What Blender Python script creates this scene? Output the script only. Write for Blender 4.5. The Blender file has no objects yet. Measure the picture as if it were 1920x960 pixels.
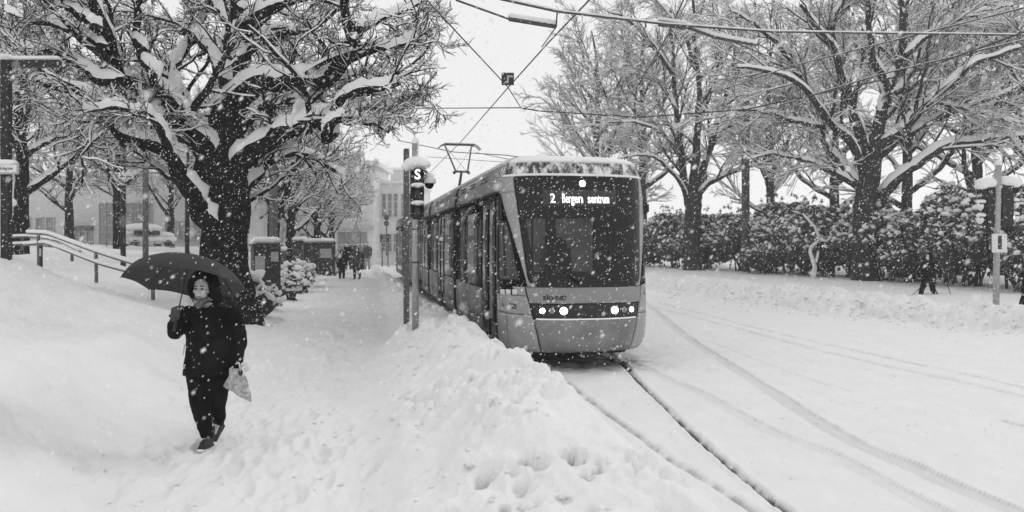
import bpy, bmesh, math, random
import numpy as np
from mathutils import Vector, Matrix
random.seed(7); RNG = np.random.default_rng(11)
S = bpy.context.scene
COL = S.collection
# ------------------------------------------------------------------ camera, world, sun, exposure
F = 1400.0; CH = 2.1; HY = 455.0
cam_d = bpy.data.cameras.new('camera'); cam = bpy.data.objects.new('camera', cam_d); COL.objects.link(cam)
cam.location = (0, 0, CH); cam.rotation_euler = (math.radians(90), 0, 0)
cam_d.sensor_width = 36; cam_d.lens = F/1920*36; cam_d.shift_y = -(480-HY)/1920
cam_d.clip_start = 0.05; cam_d.clip_end = 3000
cam_d.dof.use_dof = True; cam_d.dof.focus_distance = 11.5; cam_d.dof.aperture_fstop = 2.0
S.camera = cam
SUN_EL, SUN_AZ = 36, 40
w = bpy.data.worlds.new('World'); S.world = w; w.use_nodes = True
nt = w.node_tree; bg = nt.nodes['Background']
sky = nt.nodes.new('ShaderNodeTexSky'); sky.sky_type = 'NISHITA'; sky.sun_disc = False
sky.sun_elevation = math.radians(SUN_EL); sky.sun_rotation = math.radians(SUN_AZ)
bw = nt.nodes.new('ShaderNodeRGBToBW'); nt.links.new(sky.outputs[0], bw.inputs[0])
# overcast: the clear sky only tints an even cloud layer (black and white photograph)
mix = nt.nodes.new('ShaderNodeMath'); mix.operation = 'MULTIPLY_ADD'
mix.inputs[1].default_value = 0.12; mix.inputs[2].default_value = 8.35
nt.links.new(bw.outputs[0], mix.inputs[0]); nt.links.new(mix.outputs[0], bg.inputs[0])
bg.inputs[1].default_value = 0.1
sd = bpy.data.lights.new('sun', 'SUN'); sun = bpy.data.objects.new('sun', sd); COL.objects.link(sun)
sd.energy = 0.6; sd.angle = math.radians(14); sd.color = (1, 1, 1)
sun.rotation_euler = (math.radians(90-SUN_EL), 0, math.radians(180-SUN_AZ)); sun.location = (20, 40, 40)
vs = S.view_settings; vs.view_transform = 'Standard'; vs.look = 'None'; vs.exposure = 0.0; vs.gamma = 1
vs.use_curve_mapping = False
S.render.engine = 'CYCLES'; S.cycles.max_bounces = 8; S.cycles.transparent_max_bounces = 12
S.cycles.volume_bounces = 2

# ------------------------------------------------------------------ helpers
def at(px, py, Y):
    return Vector(((px-960)/F*Y, Y, CH-(py-HY)/F*Y))
def gp(px, py, z=0.0):
    Y = (CH-z)*F/(py-HY); return ((px-960)/F*Y, Y)
def mat(name, v, rough=0.6, noise=0.0, scale=8.0, bump=0.0, metal=0.0, spec=0.5, v2=None, bscale=None, detail=6, coat=0, lo=.35, hi=.65):
    m = bpy.data.materials.new(name); m.use_nodes = True; n = m.node_tree; b = n.nodes['Principled BSDF']
    b.inputs['Base Color'].default_value = (v, v, v, 1); b.inputs['Roughness'].default_value = rough
    b.inputs['Metallic'].default_value = metal; b.inputs['Specular IOR Level'].default_value = spec
    if coat: b.inputs['Coat Weight'].default_value = coat; b.inputs['Coat Roughness'].default_value = .05
    tc = n.nodes.new('ShaderNodeTexCoord')
    if noise or v2 is not None:
        t = n.nodes.new('ShaderNodeTexNoise'); t.inputs['Scale'].default_value = scale; t.inputs['Detail'].default_value = detail
        n.links.new(tc.outputs['Object'], t.inputs['Vector'])
        r = n.nodes.new('ShaderNodeValToRGB'); a = v if v2 is not None else v*(1-noise); c = v2 if v2 is not None else v*(1+noise)
        r.color_ramp.elements[0].position = lo; r.color_ramp.elements[1].position = hi
        r.color_ramp.elements[0].color = (a, a, a, 1); r.color_ramp.elements[1].color = (c, c, c, 1)
        n.links.new(t.outputs[0], r.inputs[0]); n.links.new(r.outputs[0], b.inputs['Base Color'])
    if bump:
        t2 = n.nodes.new('ShaderNodeTexNoise'); t2.inputs['Scale'].default_value = bscale or scale*3; t2.inputs['Detail'].default_value = 5
        n.links.new(tc.outputs['Object'], t2.inputs['Vector'])
        bp = n.nodes.new('ShaderNodeBump'); bp.inputs['Strength'].default_value = 1; bp.inputs['Distance'].default_value = bump
        n.links.new(t2.outputs[0], bp.inputs['Height']); n.links.new(bp.outputs[0], b.inputs['Normal'])
    return m
def emis(name, v, s):
    m = bpy.data.materials.new(name); m.use_nodes = True; b = m.node_tree.nodes['Principled BSDF']
    b.inputs['Base Color'].default_value = (v, v, v, 1); b.inputs['Emission Color'].default_value = (1, 1, 1, 1)
    b.inputs['Emission Strength'].default_value = s; return m
def glassy(name, tint, gloss=.08):
    m = bpy.data.materials.new(name); m.use_nodes = True; n = m.node_tree; n.nodes.clear()
    o = n.nodes.new('ShaderNodeOutputMaterial'); tr = n.nodes.new('ShaderNodeBsdfTransparent'); tr.inputs[0].default_value = (tint, tint, tint, 1)
    g = n.nodes.new('ShaderNodeBsdfGlossy'); g.inputs['Roughness'].default_value = gloss; g.inputs[0].default_value = (.9, .9, .9, 1)
    f = n.nodes.new('ShaderNodeFresnel'); f.inputs[0].default_value = 1.44; x = n.nodes.new('ShaderNodeMixShader')
    n.links.new(f.outputs[0], x.inputs[0]); n.links.new(tr.outputs[0], x.inputs[1]); n.links.new(g.outputs[0], x.inputs[2]); n.links.new(x.outputs[0], o.inputs[0])
    return m
M = {}
M['snow'] = mat('snow', .86, .75, noise=.02, scale=3, bump=.012, bscale=40, spec=.25)
M['tree_snow'] = mat('tree_snow', .8, .8, noise=.02, scale=3, bump=.01, bscale=30, spec=.2)
M['bark'] = mat('bark', .008, .95, v2=.026, scale=9, bump=.025, bscale=22, spec=.05)
M['bark2'] = mat('bark_grey', .022, .9, v2=.06, scale=9, bump=.02, bscale=22, spec=.2)
M['twig'] = mat('twig', .014, .9, noise=.4, scale=4, spec=.2)
M['black'] = mat('black_paint', .010, .6, noise=.3, scale=5)
M['darkmetal'] = mat('dark_metal', .05, .5, noise=.25, scale=8, bump=.002)
M['galv'] = mat('galvanised_steel', .38, .45, noise=.15, scale=14, metal=.55)
M['pole'] = mat('pole_grey', .11, .6, noise=.25, scale=10, bump=.003)
M['tram'] = mat('tram_paint', .235, .35, noise=.04, scale=2, coat=.3)
M['tram_lower'] = mat('tram_paint_dusted', .17, .5, v2=.27, scale=2.3, detail=12, bump=.0015, bscale=60)
M['tram_light'] = mat('tram_pillar_paint', .32, .4, noise=.12, detail=12, scale=2.5, coat=.2)
M['seam'] = mat('seam_rubber', .012, .7, noise=.2)
M['sideglass'] = mat('side_glass', .02, .07, noise=.3, scale=1.5, spec=.6)
M['mask'] = mat('glass_mask', .004, .12, noise=.2, scale=4, spec=.1)
M['windscreen'] = glassy('windscreen_glass', .78)
M['bellows'] = mat('bellows_rubber', .03, .8, noise=.3, scale=9)
M['interior'] = mat('cab_interior', .8, .7, noise=.15, scale=2)
M['interior_dark'] = mat('cab_dark', .04, .7, noise=.2)
M['lamp_on'] = emis('lamp_on', .9, 14)
M['led'] = emis('display_letters', .9, 1.3)
M['drl'] = emis('light_bar', .7, .2)
M['lamp_off'] = mat('lamp_lens_off', .22, .2, noise=.1)
M['chrome'] = mat('lamp_reflector', .5, .2, metal=.8, noise=.1)
M['white'] = mat('sign_white', .72, .5, noise=.06)
M['signgrey'] = mat('sign_grey', .42, .5, noise=.06)
M['ink'] = mat('sign_ink', .02, .5, noise=.1)
M['coat'] = mat('coat_black', .006, .9, v2=.016, scale=6, bump=.008, bscale=26, spec=.06)
M['trouser'] = mat('trouser_black', .006, .85, v2=.014, scale=6, bump=.006, bscale=30, spec=.06)
M['boot'] = mat('boot_black', .01, .7, noise=.3, bump=.002)
M['glove'] = mat('glove_grey', .07, .85, noise=.2, scale=20, bump=.002, bscale=90)
M['skin'] = mat('skin', .5, .55, noise=.05, scale=12)
M['hair'] = mat('hair_dark', .02, .6, noise=.3, scale=30, bump=.004)
M['scarf'] = mat('scarf_grey', .12, .9, noise=.4, scale=35, bump=.004, bscale=80)
M['wire'] = mat('wire_metal', .06, .6, noise=.2)
M['plaster'] = mat('plaster_white', .74, .85, noise=.06, scale=.6, bump=.01)
M['plaster2'] = mat('plaster_grey', .58, .85, noise=.08, scale=.6, bump=.01)
M['pane_hazed'] = mat('window_pane_hazed', .27, .3, noise=.2, scale=.6)  # haze and snow glare put into the pane colour; plaster walls paled likewise
M['pane'] = mat('window_pane', .05, .15, noise=.3, scale=.6)
M['stone'] = mat('stone_wall', .1, .9, noise=.45, scale=4, bump=.02)
M['cabinet'] = mat('cabinet_paint', .035, .6, noise=.35, scale=4, bump=.003)
M['leaf'] = mat('leaf_dark', .095, .6, noise=.5, scale=3)
M['headlamp_housing'] = mat('headlamp_housing', .01, .2, noise=.2)
# umbrella cloth lets a little light through
um = bpy.data.materials.new('umbrella_cloth'); um.use_nodes = True; n = um.node_tree; pb = n.nodes['Principled BSDF']
pb.inputs['Base Color'].default_value = (.035, .035, .035, 1); pb.inputs['Roughness'].default_value = .6
tl = n.nodes.new('ShaderNodeBsdfTranslucent'); tl.inputs[0].default_value = (.05, .05, .05, 1)
mx = n.nodes.new('ShaderNodeMixShader'); mx.inputs[0].default_value = .4
n.links.new(pb.outputs[0], mx.inputs[1]); n.links.new(tl.outputs[0], mx.inputs[2]); n.links.new(mx.outputs[0], n.nodes['Material Output'].inputs[0])
nz = n.nodes.new('ShaderNodeTexNoise'); nz.inputs['Scale'].default_value = 9
nb = n.nodes.new('ShaderNodeBump'); nb.inputs['Distance'].default_value = .004; n.links.new(nz.outputs[0], nb.inputs['Height']); n.links.new(nb.outputs[0], pb.inputs['Normal'])
M['umbrella'] = um
# snow-dusted roof front: snow streaks over dark paint
def dusted(name, base, lo, hi, scale, stretch):
    m = mat(name, base, .5); n = m.node_tree; b = n.nodes['Principled BSDF']
    tc = n.nodes.new('ShaderNodeTexCoord'); mp = n.nodes.new('ShaderNodeMapping'); mp.inputs['Scale'].default_value = stretch
    mp.inputs['Rotation'].default_value = (0, .6, 0)
    t = n.nodes.new('ShaderNodeTexNoise'); t.inputs['Scale'].default_value = scale; t.inputs['Detail'].default_value = 8; t.inputs['Roughness'].default_value = .7
    r = n.nodes.new('ShaderNodeValToRGB'); r.color_ramp.elements[0].position = lo; r.color_ramp.elements[1].position = hi
    r.color_ramp.elements[0].color = (base, base, base, 1); r.color_ramp.elements[1].color = (.8, .8, .8, 1)
    n.links.new(tc.outputs['Object'], mp.inputs[0]); n.links.new(mp.outputs[0], t.inputs['Vector']); n.links.new(t.outputs[0], r.inputs[0]); n.links.new(r.outputs[0], b.inputs['Base Color'])
    bp = n.nodes.new('ShaderNodeBump'); bp.inputs['Distance'].default_value = .02; n.links.new(r.outputs[0], bp.inputs['Height']); n.links.new(bp.outputs[0], b.inputs['Normal'])
    return m
M['dust_front'] = dusted('roof_front_snow_streaked', .03, .44, .56, 7, (1, 1, .35))
M['dust_pole'] = dusted('pole_snow_speckled', .035, .55, .72, 14, (1, 1, 1))
M['dust_trunk'] = dusted('trunk_snow_speckled', .035, .58, .74, 6, (1, 1, .6))

def mesh_obj(name, verts, faces, m=None, parent=None, smooth=False):
    me = bpy.data.meshes.new(name); me.from_pydata([tuple(v) for v in verts], [], faces); me.update()
    return link_me(name, me, m, parent, smooth)
def link_me(name, me, m=None, parent=None, smooth=False):
    if m is not None: me.materials.append(m)
    if smooth and len(me.polygons): me.polygons.foreach_set('use_smooth', [True]*len(me.polygons))
    o = bpy.data.objects.new(name, me); COL.objects.link(o)
    if parent: o.parent = parent
    return o
def np_obj(name, V, Q, m=None, parent=None, smooth=False, quad=True):
    me = bpy.data.meshes.new(name); k = 4 if quad else 3
    me.vertices.add(len(V)); me.vertices.foreach_set('co', np.ascontiguousarray(V, dtype=np.float32).ravel())
    me.loops.add(len(Q)*k); me.polygons.add(len(Q))
    me.loops.foreach_set('vertex_index', np.ascontiguousarray(Q, dtype=np.int32).ravel())
    me.polygons.foreach_set('loop_start', np.arange(0, len(Q)*k, k, dtype=np.int32))
    me.polygons.foreach_set('loop_total', np.full(len(Q), k, dtype=np.int32))
    if smooth: me.polygons.foreach_set('use_smooth', np.ones(len(Q), dtype=bool))
    me.update(calc_edges=True); 
    if m is not None: me.materials.append(m)
    o = bpy.data.objects.new(name, me); COL.objects.link(o)
    if parent: o.parent = parent
    return o
def tag(o, label=None, cat=None, group=None, kind=None):
    if label: o['label'] = label
    if cat: o['category'] = cat
    if group: o['group'] = group
    if kind: o['kind'] = kind
    return o
def thing(name, label, cat, loc=(0, 0, 0), rz=0, group=None):
    o = bpy.data.objects.new(name, None); COL.objects.link(o); o.location = loc; o.rotation_euler = (0, 0, rz)
    o.empty_display_size = .2
    return tag(o, label, cat, group)
def copy_tree(o, parent=None, kids=None):
    kids = kids or {}
    c = o.copy(); COL.objects.link(c); c.parent = parent
    for ch in list(o.children): copy_tree(ch, c)
    return c
class B:      # mesh builder
    def __init__(s): s.v = []; s.f = []
    def add(s, vs, fs):
        n = len(s.v); s.v += [tuple(v) for v in vs]; s.f += [tuple(i+n for i in f) for f in fs]; return s
    def box(s, c, d, rz=0, bev=0, rx=0, ry=0):
        hx, hy, hz = d[0]/2, d[1]/2, d[2]/2
        R = Matrix.Rotation(rz, 3, 'Z') @ Matrix.Rotation(ry, 3, 'Y') @ Matrix.Rotation(rx, 3, 'X')
        if bev <= 0:
            P = [R @ Vector((x, y, z))+Vector(c) for x in (-hx, hx) for y in (-hy, hy) for z in (-hz, hz)]
            return s.add(P, [(0, 1, 3, 2), (4, 6, 7, 5), (0, 4, 5, 1), (2, 3, 7, 6), (0, 2, 6, 4), (1, 5, 7, 3)])
        bm = bmesh.new(); bmesh.ops.create_cube(bm, size=1)
        for v in bm.verts: v.co = Vector((v.co.x*d[0], v.co.y*d[1], v.co.z*d[2]))
        bmesh.ops.bevel(bm, geom=bm.edges[:], offset=bev, segments=2, affect='EDGES')
        bm.verts.index_update()
        s.add([R @ v.co+Vector(c) for v in bm.verts], [[v.index for v in f.verts] for f in bm.faces]); bm.free(); return s
    def tube(s, pts, rad, n=8, cap=True, ell=None, ref=None):
        pts = [Vector(p) for p in pts]
        if not hasattr(rad, '__len__'): rad = [rad]*len(pts)
        base = len(s.v); prev = None
        for i, p in enumerate(pts):
            t = (pts[min(i+1, len(pts)-1)]-pts[max(i-1, 0)]).normalized()
            if ref is not None: sd_ = Vector(ref)-t*Vector(ref).dot(t)
            elif prev is not None: sd_ = prev-t*prev.dot(t)
            else: sd_ = t.cross(Vector((0, 0, 1))) if abs(t.z) < .95 else Vector((1, 0, 0))-t*t.x
            sd_.normalize(); prev = sd_; up = sd_.cross(t)
            r = rad[i]; ra, rb = (r if hasattr(r, '__len__') else (r, r))
            for k in range(n):
                a = 2*math.pi*k/n; s.v.append(tuple(p+sd_*(ra*math.cos(a))+up*(rb*math.sin(a))))
        for i in range(len(pts)-1):
            for k in range(n):
                a = base+i*n+k; b = base+i*n+(k+1) % n; s.f.append((a, b, b+n, a+n))
        if cap:
            s.f.append(tuple(base+k for k in range(n))[::-1]); s.f.append(tuple(base+(len(pts)-1)*n+k for k in range(n)))
        return s
    def ball(s, c, r, n=10, m=7, e=None):
        c = Vector(c); rr = r if hasattr(r, '__len__') else (r, r, r); base = len(s.v)
        s.v.append(tuple(c+Vector((0, 0, -rr[2]))))
        for j in range(1, m):
            ph = -math.pi/2+math.pi*j/m
            for k in range(n):
                a = 2*math.pi*k/n; s.v.append(tuple(c+Vector((rr[0]*math.cos(ph)*math.cos(a), rr[1]*math.cos(ph)*math.sin(a), rr[2]*math.sin(ph)))))
        s.v.append(tuple(c+Vector((0, 0, rr[2])))); top = len(s.v)-1
        for k in range(n):
            s.f.append((base, base+1+(k+1) % n, base+1+k)); s.f.append((top, base+1+(m-2)*n+k, base+1+(m-2)*n+(k+1) % n))
            for j in range(m-2):
                a = base+1+j*n+k; b = base+1+j*n+(k+1) % n; s.f.append((a, b, b+n, a+n))
        return s
    def lathe(s, c, prof, n=16, axis='Z'):
        base = len(s.v)
        for r, h in prof:
            for k in range(n):
                a = 2*math.pi*k/n; x, y = r*math.cos(a), r*math.sin(a)
                q = (x, y, h) if axis == 'Z' else ((x, h, y) if axis == 'Y' else (h, x, y)); s.v.append((q[0]+c[0], q[1]+c[1], q[2]+c[2]))
        for i in range(len(prof)-1):
            for k in range(n):
                a = base+i*n+k; b = base+i*n+(k+1) % n; s.f.append((a, b, b+n, a+n))
        s.f.append(tuple(base+k for k in range(n))[::-1]); s.f.append(tuple(base+(len(prof)-1)*n+k for k in range(n)))
        return s
    def obj(s, name, m, parent=None, smooth=False, fix=True):
        me = bpy.data.meshes.new(name); me.from_pydata(s.v, [], s.f); me.update()
        if fix:
            bm = bmesh.new(); bm.from_mesh(me); bmesh.ops.recalc_face_normals(bm, faces=bm.faces); bm.to_mesh(me); bm.free()
        return link_me(name, me, m, parent, smooth)
def remesh(b, voxel, smooth=2, disp=0, dscale=8, seed=0):
    me = bpy.data.meshes.new('tmp'); me.from_pydata(b.v, [], b.f); me.update()
    bm = bmesh.new(); bm.from_mesh(me); bmesh.ops.recalc_face_normals(bm, faces=bm.faces); bm.to_mesh(me); bm.free()
    o = bpy.data.objects.new('tmp', me); COL.objects.link(o)
    r = o.modifiers.new('r', 'REMESH'); r.mode = 'VOXEL'; r.voxel_size = voxel
    if smooth: q = o.modifiers.new('s', 'SMOOTH'); q.factor = .5; q.iterations = smooth
    bpy.context.view_layer.update()
    dg = bpy.context.evaluated_depsgraph_get(); out = bpy.data.meshes.new_from_object(o.evaluated_get(dg))
    bpy.data.objects.remove(o); 
    if disp:
        n = len(out.vertices); P = np.empty(n*3, dtype=np.float32); out.vertices.foreach_get('co', P); P = P.reshape(-1, 3)
        N = np.empty(n*3, dtype=np.float32); out.vertices.foreach_get('normal', N); N = N.reshape(-1, 3)
        d = fbm3(P*dscale+seed, 3)*disp; P = P+N*d[:, None]; out.vertices.foreach_set('co', P.astype(np.float32).ravel()); out.update()
    return out
def text_mesh(s, size, m, name, parent, loc, rot, sx=1.0, depth=.002, align='CENTER', warp=None, bold=0):
    cu = bpy.data.curves.new('t', 'FONT'); cu.body = s; cu.size = size; cu.extrude = depth; cu.align_x = align; cu.align_y = 'CENTER'; cu.offset = bold
    cu.resolution_u = 3
    o = bpy.data.objects.new('t', cu); COL.objects.link(o); bpy.context.view_layer.update()
    me = bpy.data.meshes.new_from_object(o.evaluated_get(bpy.context.evaluated_depsgraph_get())); bpy.data.objects.remove(o)
    me.materials.clear()
    for v in me.vertices: v.co.x *= sx
    if warp:
        for v in me.vertices: v.co = warp(v.co)
    q = link_me(name, me, m, parent); q.location = loc; q.rotation_euler = rot; return q
# numpy noise
_T = RNG.integers(0, 2**31, 4096)
def _h(ix, iy, iz=0):
    return ((ix*73856093 ^ iy*19349663 ^ iz*83492791) & 0x7fffffff)
def hsh(ix, iy, iz=0):
    h = _h(ix.astype(np.int64), iy.astype(np.int64), iz if isinstance(iz, int) else iz.astype(np.int64)); return _T[h % 4096]/2**31
def vn2(x, y, s=0):
    ix = np.floor(x); iy = np.floor(y); fx = x-ix; fy = y-iy; fx = fx*fx*(3-2*fx); fy = fy*fy*(3-2*fy)
    a = hsh(ix, iy, s); b = hsh(ix+1, iy, s); c = hsh(ix, iy+1, s); d = hsh(ix+1, iy+1, s)
    return (a+(b-a)*fx)*(1-fy)+(c+(d-c)*fx)*fy-.5
def fbm2(x, y, o=4, s=0, g=.5):
    r = 0; a = 1
    for i in range(o): r = r+a*vn2(x*2**i+17.3*i, y*2**i-9.1*i, s+i); a *= g
    return r
def vn3(P):
    I = np.floor(P); f = P-I; f = f*f*(3-2*f); r = 0
    for dx in (0, 1):
        for dy in (0, 1):
            for dz in (0, 1):
                wgt = (f[:, 0] if dx else 1-f[:, 0])*(f[:, 1] if dy else 1-f[:, 1])*(f[:, 2] if dz else 1-f[:, 2])
                r = r+wgt*hsh(I[:, 0]+dx, I[:, 1]+dy, I[:, 2]+dz)
    return r-.5
def fbm3(P, o=3):
    r = 0; a = 1
    for i in range(o): r = r+a*vn3(P*2**i+31.7*i); a *= .5
    return r
def lumps(x, y, s=0, dens=.7):     # rounded lumps: cellular
    ix = np.floor(x); iy = np.floor(y); best = np.zeros_like(x)
    for dx in (-1, 0, 1):
        for dy in (-1, 0, 1):
            cx = ix+dx; cy = iy+dy; jx = hsh(cx, cy, s+1); jy = hsh(cx, cy, s+2); sz = hsh(cx, cy, s+3); on = hsh(cx, cy, s+4) < dens
            r = .35+.55*sz; d2 = (x-cx-jx)**2+(y-cy-jy)**2
            h = np.where(on, np.sqrt(np.maximum(0, 1-d2/(r*r)))*r, 0); best = np.maximum(best, h)
    return best

# ------------------------------------------------------------------ frames: (u across from the tram's left side, v along it)
AX = Vector((-.2062, .9785)); RX = Vector((.9785, .2062)); A0 = Vector((-.279, 13.03))
TROT = math.atan2(.2062, .9785); TC = (1.265, 12.13, 0)
def uv(X, Y): 
    dx = X-A0.x; dy = Y-A0.y; return dx*RX.x+dy*RX.y, dx*AX.x+dy*AX.y
def wpt(u, v, z=0): return Vector((A0.x+u*RX.x+v*AX.x, A0.y+u*RX.y+v*AX.y, z))
# ------------------------------------------------------------------ terrain
GRV = [  # wheel marks and rails pressed into the road snow: pixel trace, half width, depth, slush
 ([(1128,650),(1170,685),(1200,715),(1245,760),(1310,820),(1390,890),(1480,960),(1560,1030)], .036, .05, 1.0),
 ([(985,660),(1015,685),(1060,715),(1095,740),(1140,775),(1200,820),(1260,865),(1330,905),(1420,962),(1500,1010)], .045, .03, .5),
 ([(1150,668),(1185,680),(1250,710),(1330,745),(1440,805),(1560,850),(1700,925),(1800,975)], .09, .02, .2801),
 ([(1190,556),(1225,580),(1260,610),(1320,655),(1400,705),(1500,770),(1600,830),(1700,870),(1800,915),(1900,955),(1990,995)], .11, .04, .5001),
 ([(1225,565),(1350,597),(1500,635),(1650,668),(1800,700),(1960,735)], .08, .015, .25),
 ([(1225,575),(1350,607),(1500,648),(1650,684),(1800,716),(1960,752)], .08, .015, .2),
 ([(1225,600),(1330,640),(1480,700),(1600,735)], .06, .008, .1),
 ([(1880,787),(1925,799)], .035, .03, .9),
]
GW = [(np.array([gp(*p) for p in g[0]]), g[1], g[2], g[3]) for g in GRV]
def smooth_line(P, k=6):
    P = np.asarray(P, float); out = []
    Q = np.vstack([2*P[0]-P[1], P, 2*P[-1]-P[-2]])
    for i in range(1, len(Q)-2):
        for t in np.linspace(0, 1, k, endpoint=False):
            a, b, c, d = Q[i-1], Q[i], Q[i+1], Q[i+2]
            out.append(.5*((2*b)+(c-a)*t+(2*a-5*b+4*c-d)*t*t+(3*b-a-3*c+d)*t**3))
    out.append(P[-1]); return np.array(out)
def line_dist(X, Y, L):
    D = np.full(X.shape, 1e9)
    for a, b in zip(L[:-1], L[1:]):
        ab = b-a; l2 = (ab**2).sum()+1e-9; t = np.clip(((X-a[0])*ab[0]+(Y-a[1])*ab[1])/l2, 0, 1)
        D = np.minimum(D, (X-a[0]-t*ab[0])**2+(Y-a[1]-t*ab[1])**2)
    return np.sqrt(D)
def sstep(a, b, x):
    t = np.clip((x-a)/(b-a), 0, 1); return t*t*(3-2*t)
REY = np.array([0, 8, 13, 16.8, 21.8, 32.7, 60, 120, 800]); REX = np.array([22, 16.5, 13.3, 11.5, 8.9, 6.3, 1.5, -9, -140])
def height(X, Y, detail=True):
    X = np.asarray(X, float); Y = np.asarray(Y, float); u, v = uv(X, Y)
    z = np.where(u > -1, 0.0, 0.0)
    # left side: footpath, then slope up to the square
    zl = np.interp(-u, [1.2, 2.0, 4.4, 4.9, 6.0, 9.0, 12.0, 15, 25, 60], [0, .14, .16, .3, .74, 1.15, 1.6, 1.8, 1.9, 1.9])
    far = sstep(14, 40, v); zl = np.where(u < -4.4, .16+(zl-.16)*(1-.35*far*(u > -9)), zl)
    z = zl
    z = z+.78*np.exp(-((X+9.4)**2/3.6+(Y-13.3)**2/2.6))
    # ridge of shovelled snow left of the path near the camera
    z = z+.22*np.exp(-((u+5.6+.25*fbm2(v*.5, v*0+3, 2))/.55)**2)*sstep(1, -3, v)
    # bank between path and track
    H = np.interp(v, [-14, -10, -8, -6, -3, 0, 3, 6, 14, 30, 60], [.4, .5, .62, .66, .71, .78, .64, .46, .33, .25, .15])
    l = np.interp(v, [-12, -7, -4, 0, 5, 20, 60], [-2.75, -2.5, -2.45, -2.2, -1.7, -1.35, -1.2])
    r = np.interp(v, [-14, -8, -6, -4, -2, -1, 1, 60], [.55, .35, .25, .2, .1, .0, -.15, -.2])
    c = np.interp(v, [-12, -7, -4, 0, 6, 60], [-1.3, -.95, -.8, -.95, -.75, -.7])
    rag = .16*fbm2(v*1.3, u*.7+5, 3, 3)
    tl = np.clip((u-(l+rag))/(c-l), 0, 1); tr = np.clip(((r+rag*.5*(v < 0))-u)/(r-c), 0, 1)
    pl = sstep(0, 1, tl)*sstep(0, .62, tr)
    bank = H*pl*(1+.10*fbm2(u*1.2+3, v*.9, 3, 20))
    z = z+bank; bm_ = np.clip(pl, 0, 1)
    # roadside bank on the right and pavement behind it
    xe = np.interp(Y, REY, REX); q = (X-xe)*.93
    rb = sstep(-.1, 1.5, q+.5*fbm2(Y*.6, X*.6, 3, 7))*sstep(3.8, 1.9, q)*.36
    z = z+rb+np.interp(q, [0, 1.5, 3.4, 7, 12, 40], [0, .08, .12, .25, .3, .6])
    rbm = sstep(0, .5, q)*sstep(3.8, 2.4, q)
    slush_shade = np.zeros_like(z)
    if detail:
        leftm = sstep(-1.3, -2.2, u)
        pathm = sstep(-5.2, -4.2, u)*sstep(-1.9, -2.7, u)
        # path: trodden snow, ruts along the walking line and dents of footprints
        z = z+pathm*(.07*fbm2(u*2.6, v*.7, 4, 31)+.035*fbm2(u*8, v*4.5, 4, 33)-.055*lumps(u*4.2, v*2.4, 41, .42))
        fr_ = np.random.default_rng(77)
        for k in range(190):
            ln = fr_.choice([-4.1, -3.7, -3.3, -2.9]); uu = ln+fr_.normal(0, .22); vv = -11+fr_.random()**1.3*19; an = fr_.normal(0, .25)
            m_ = (np.abs(u-uu) < .3) & (np.abs(v-vv) < .4); du = u[m_]-uu; dv = v[m_]-vv; a_ = du*math.cos(an)+dv*math.sin(an); b_ = -du*math.sin(an)+dv*math.cos(an)
            e_ = (a_/.055)**2+(b_/.14)**2; dp = fr_.uniform(.01, .036); z[m_] += -dp*np.exp(-e_**2)+dp*.45*np.exp(-(np.sqrt(e_)-1.5)**2*6)
        slopem = sstep(-4.3, -5.0, u)
        z = z+slopem*(.24*fbm2(X*.45, Y*.45, 4, 51)+(.05*fbm2(X*3, Y*3, 4, 52, .6)+.05*lumps(X*2.6, Y*2.2, 58, .35))*sstep(25, 8, Y)+.05*lumps(X*1.5, Y*1.5, 56, .25)*sstep(-7, -5.2, u))
        # bank: soft lumps and shovelled clods
        soft = sstep(.1, .5, pl)
        z = z+soft*(.14*fbm2(X*1.5, Y*1.5, 3, 61)+.05*fbm2(X*5, Y*5, 4, 63, .6))
        clod = sstep(.02, .15, fbm2(X*.8+2, Y*.8, 3, 66)+.10*sstep(-1, 1.5, v))
        z = z+soft*clod*(.12*(lumps(X*4+.5*fbm2(X*3, Y*3, 2), Y*4, 71, .6)-.15)+.07*lumps(X*10, Y*10, 75, .7))
        z = z+sstep(.05, .4, pl)*(1-soft)*.06*lumps(X*5, Y*5, 77, .5)
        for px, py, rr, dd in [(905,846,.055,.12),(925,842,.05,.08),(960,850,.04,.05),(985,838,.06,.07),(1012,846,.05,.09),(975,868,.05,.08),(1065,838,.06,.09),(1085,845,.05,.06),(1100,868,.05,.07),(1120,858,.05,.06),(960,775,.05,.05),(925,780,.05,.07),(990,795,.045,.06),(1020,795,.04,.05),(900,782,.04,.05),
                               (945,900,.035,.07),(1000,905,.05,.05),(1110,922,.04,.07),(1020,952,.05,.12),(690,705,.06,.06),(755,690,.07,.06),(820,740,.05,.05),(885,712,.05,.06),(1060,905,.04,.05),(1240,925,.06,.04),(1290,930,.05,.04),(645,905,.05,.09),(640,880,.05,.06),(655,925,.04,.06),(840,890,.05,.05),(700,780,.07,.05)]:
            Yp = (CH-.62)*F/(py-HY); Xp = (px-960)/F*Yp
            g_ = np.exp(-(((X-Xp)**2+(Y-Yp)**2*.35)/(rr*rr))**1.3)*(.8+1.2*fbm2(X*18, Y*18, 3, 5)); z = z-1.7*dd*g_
            if dd > .05: slush_shade = np.maximum(slush_shade, .7*np.clip(g_*1.5-.35, 0, 1)*sstep(-.25, .3, fbm2(X*30, Y*30, 2, 8)))  # pit darkening: dirty ice plus overhang shade painted into the colour
        # lumpy plough ridge on the right
        z = z+rbm*(.14*(lumps(X*1.7, Y*1.7, 81, .6)-.2)+.13*lumps(X*4.2, Y*4.2, 84, .5)+.06*fbm2(X*6, Y*6, 4, 87, .6)+.16*fbm2(X*.8, Y*.8, 3, 85))*sstep(90, 30, Y)
        z = z+sstep(3, 5, q)*.05*fbm2(X*.5, Y*.5, 3, 86)
        roadm = sstep(-.2, .25, u)*(1-sstep(-.2, .3, q))*(1-sstep(.02, .2, pl))
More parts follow.
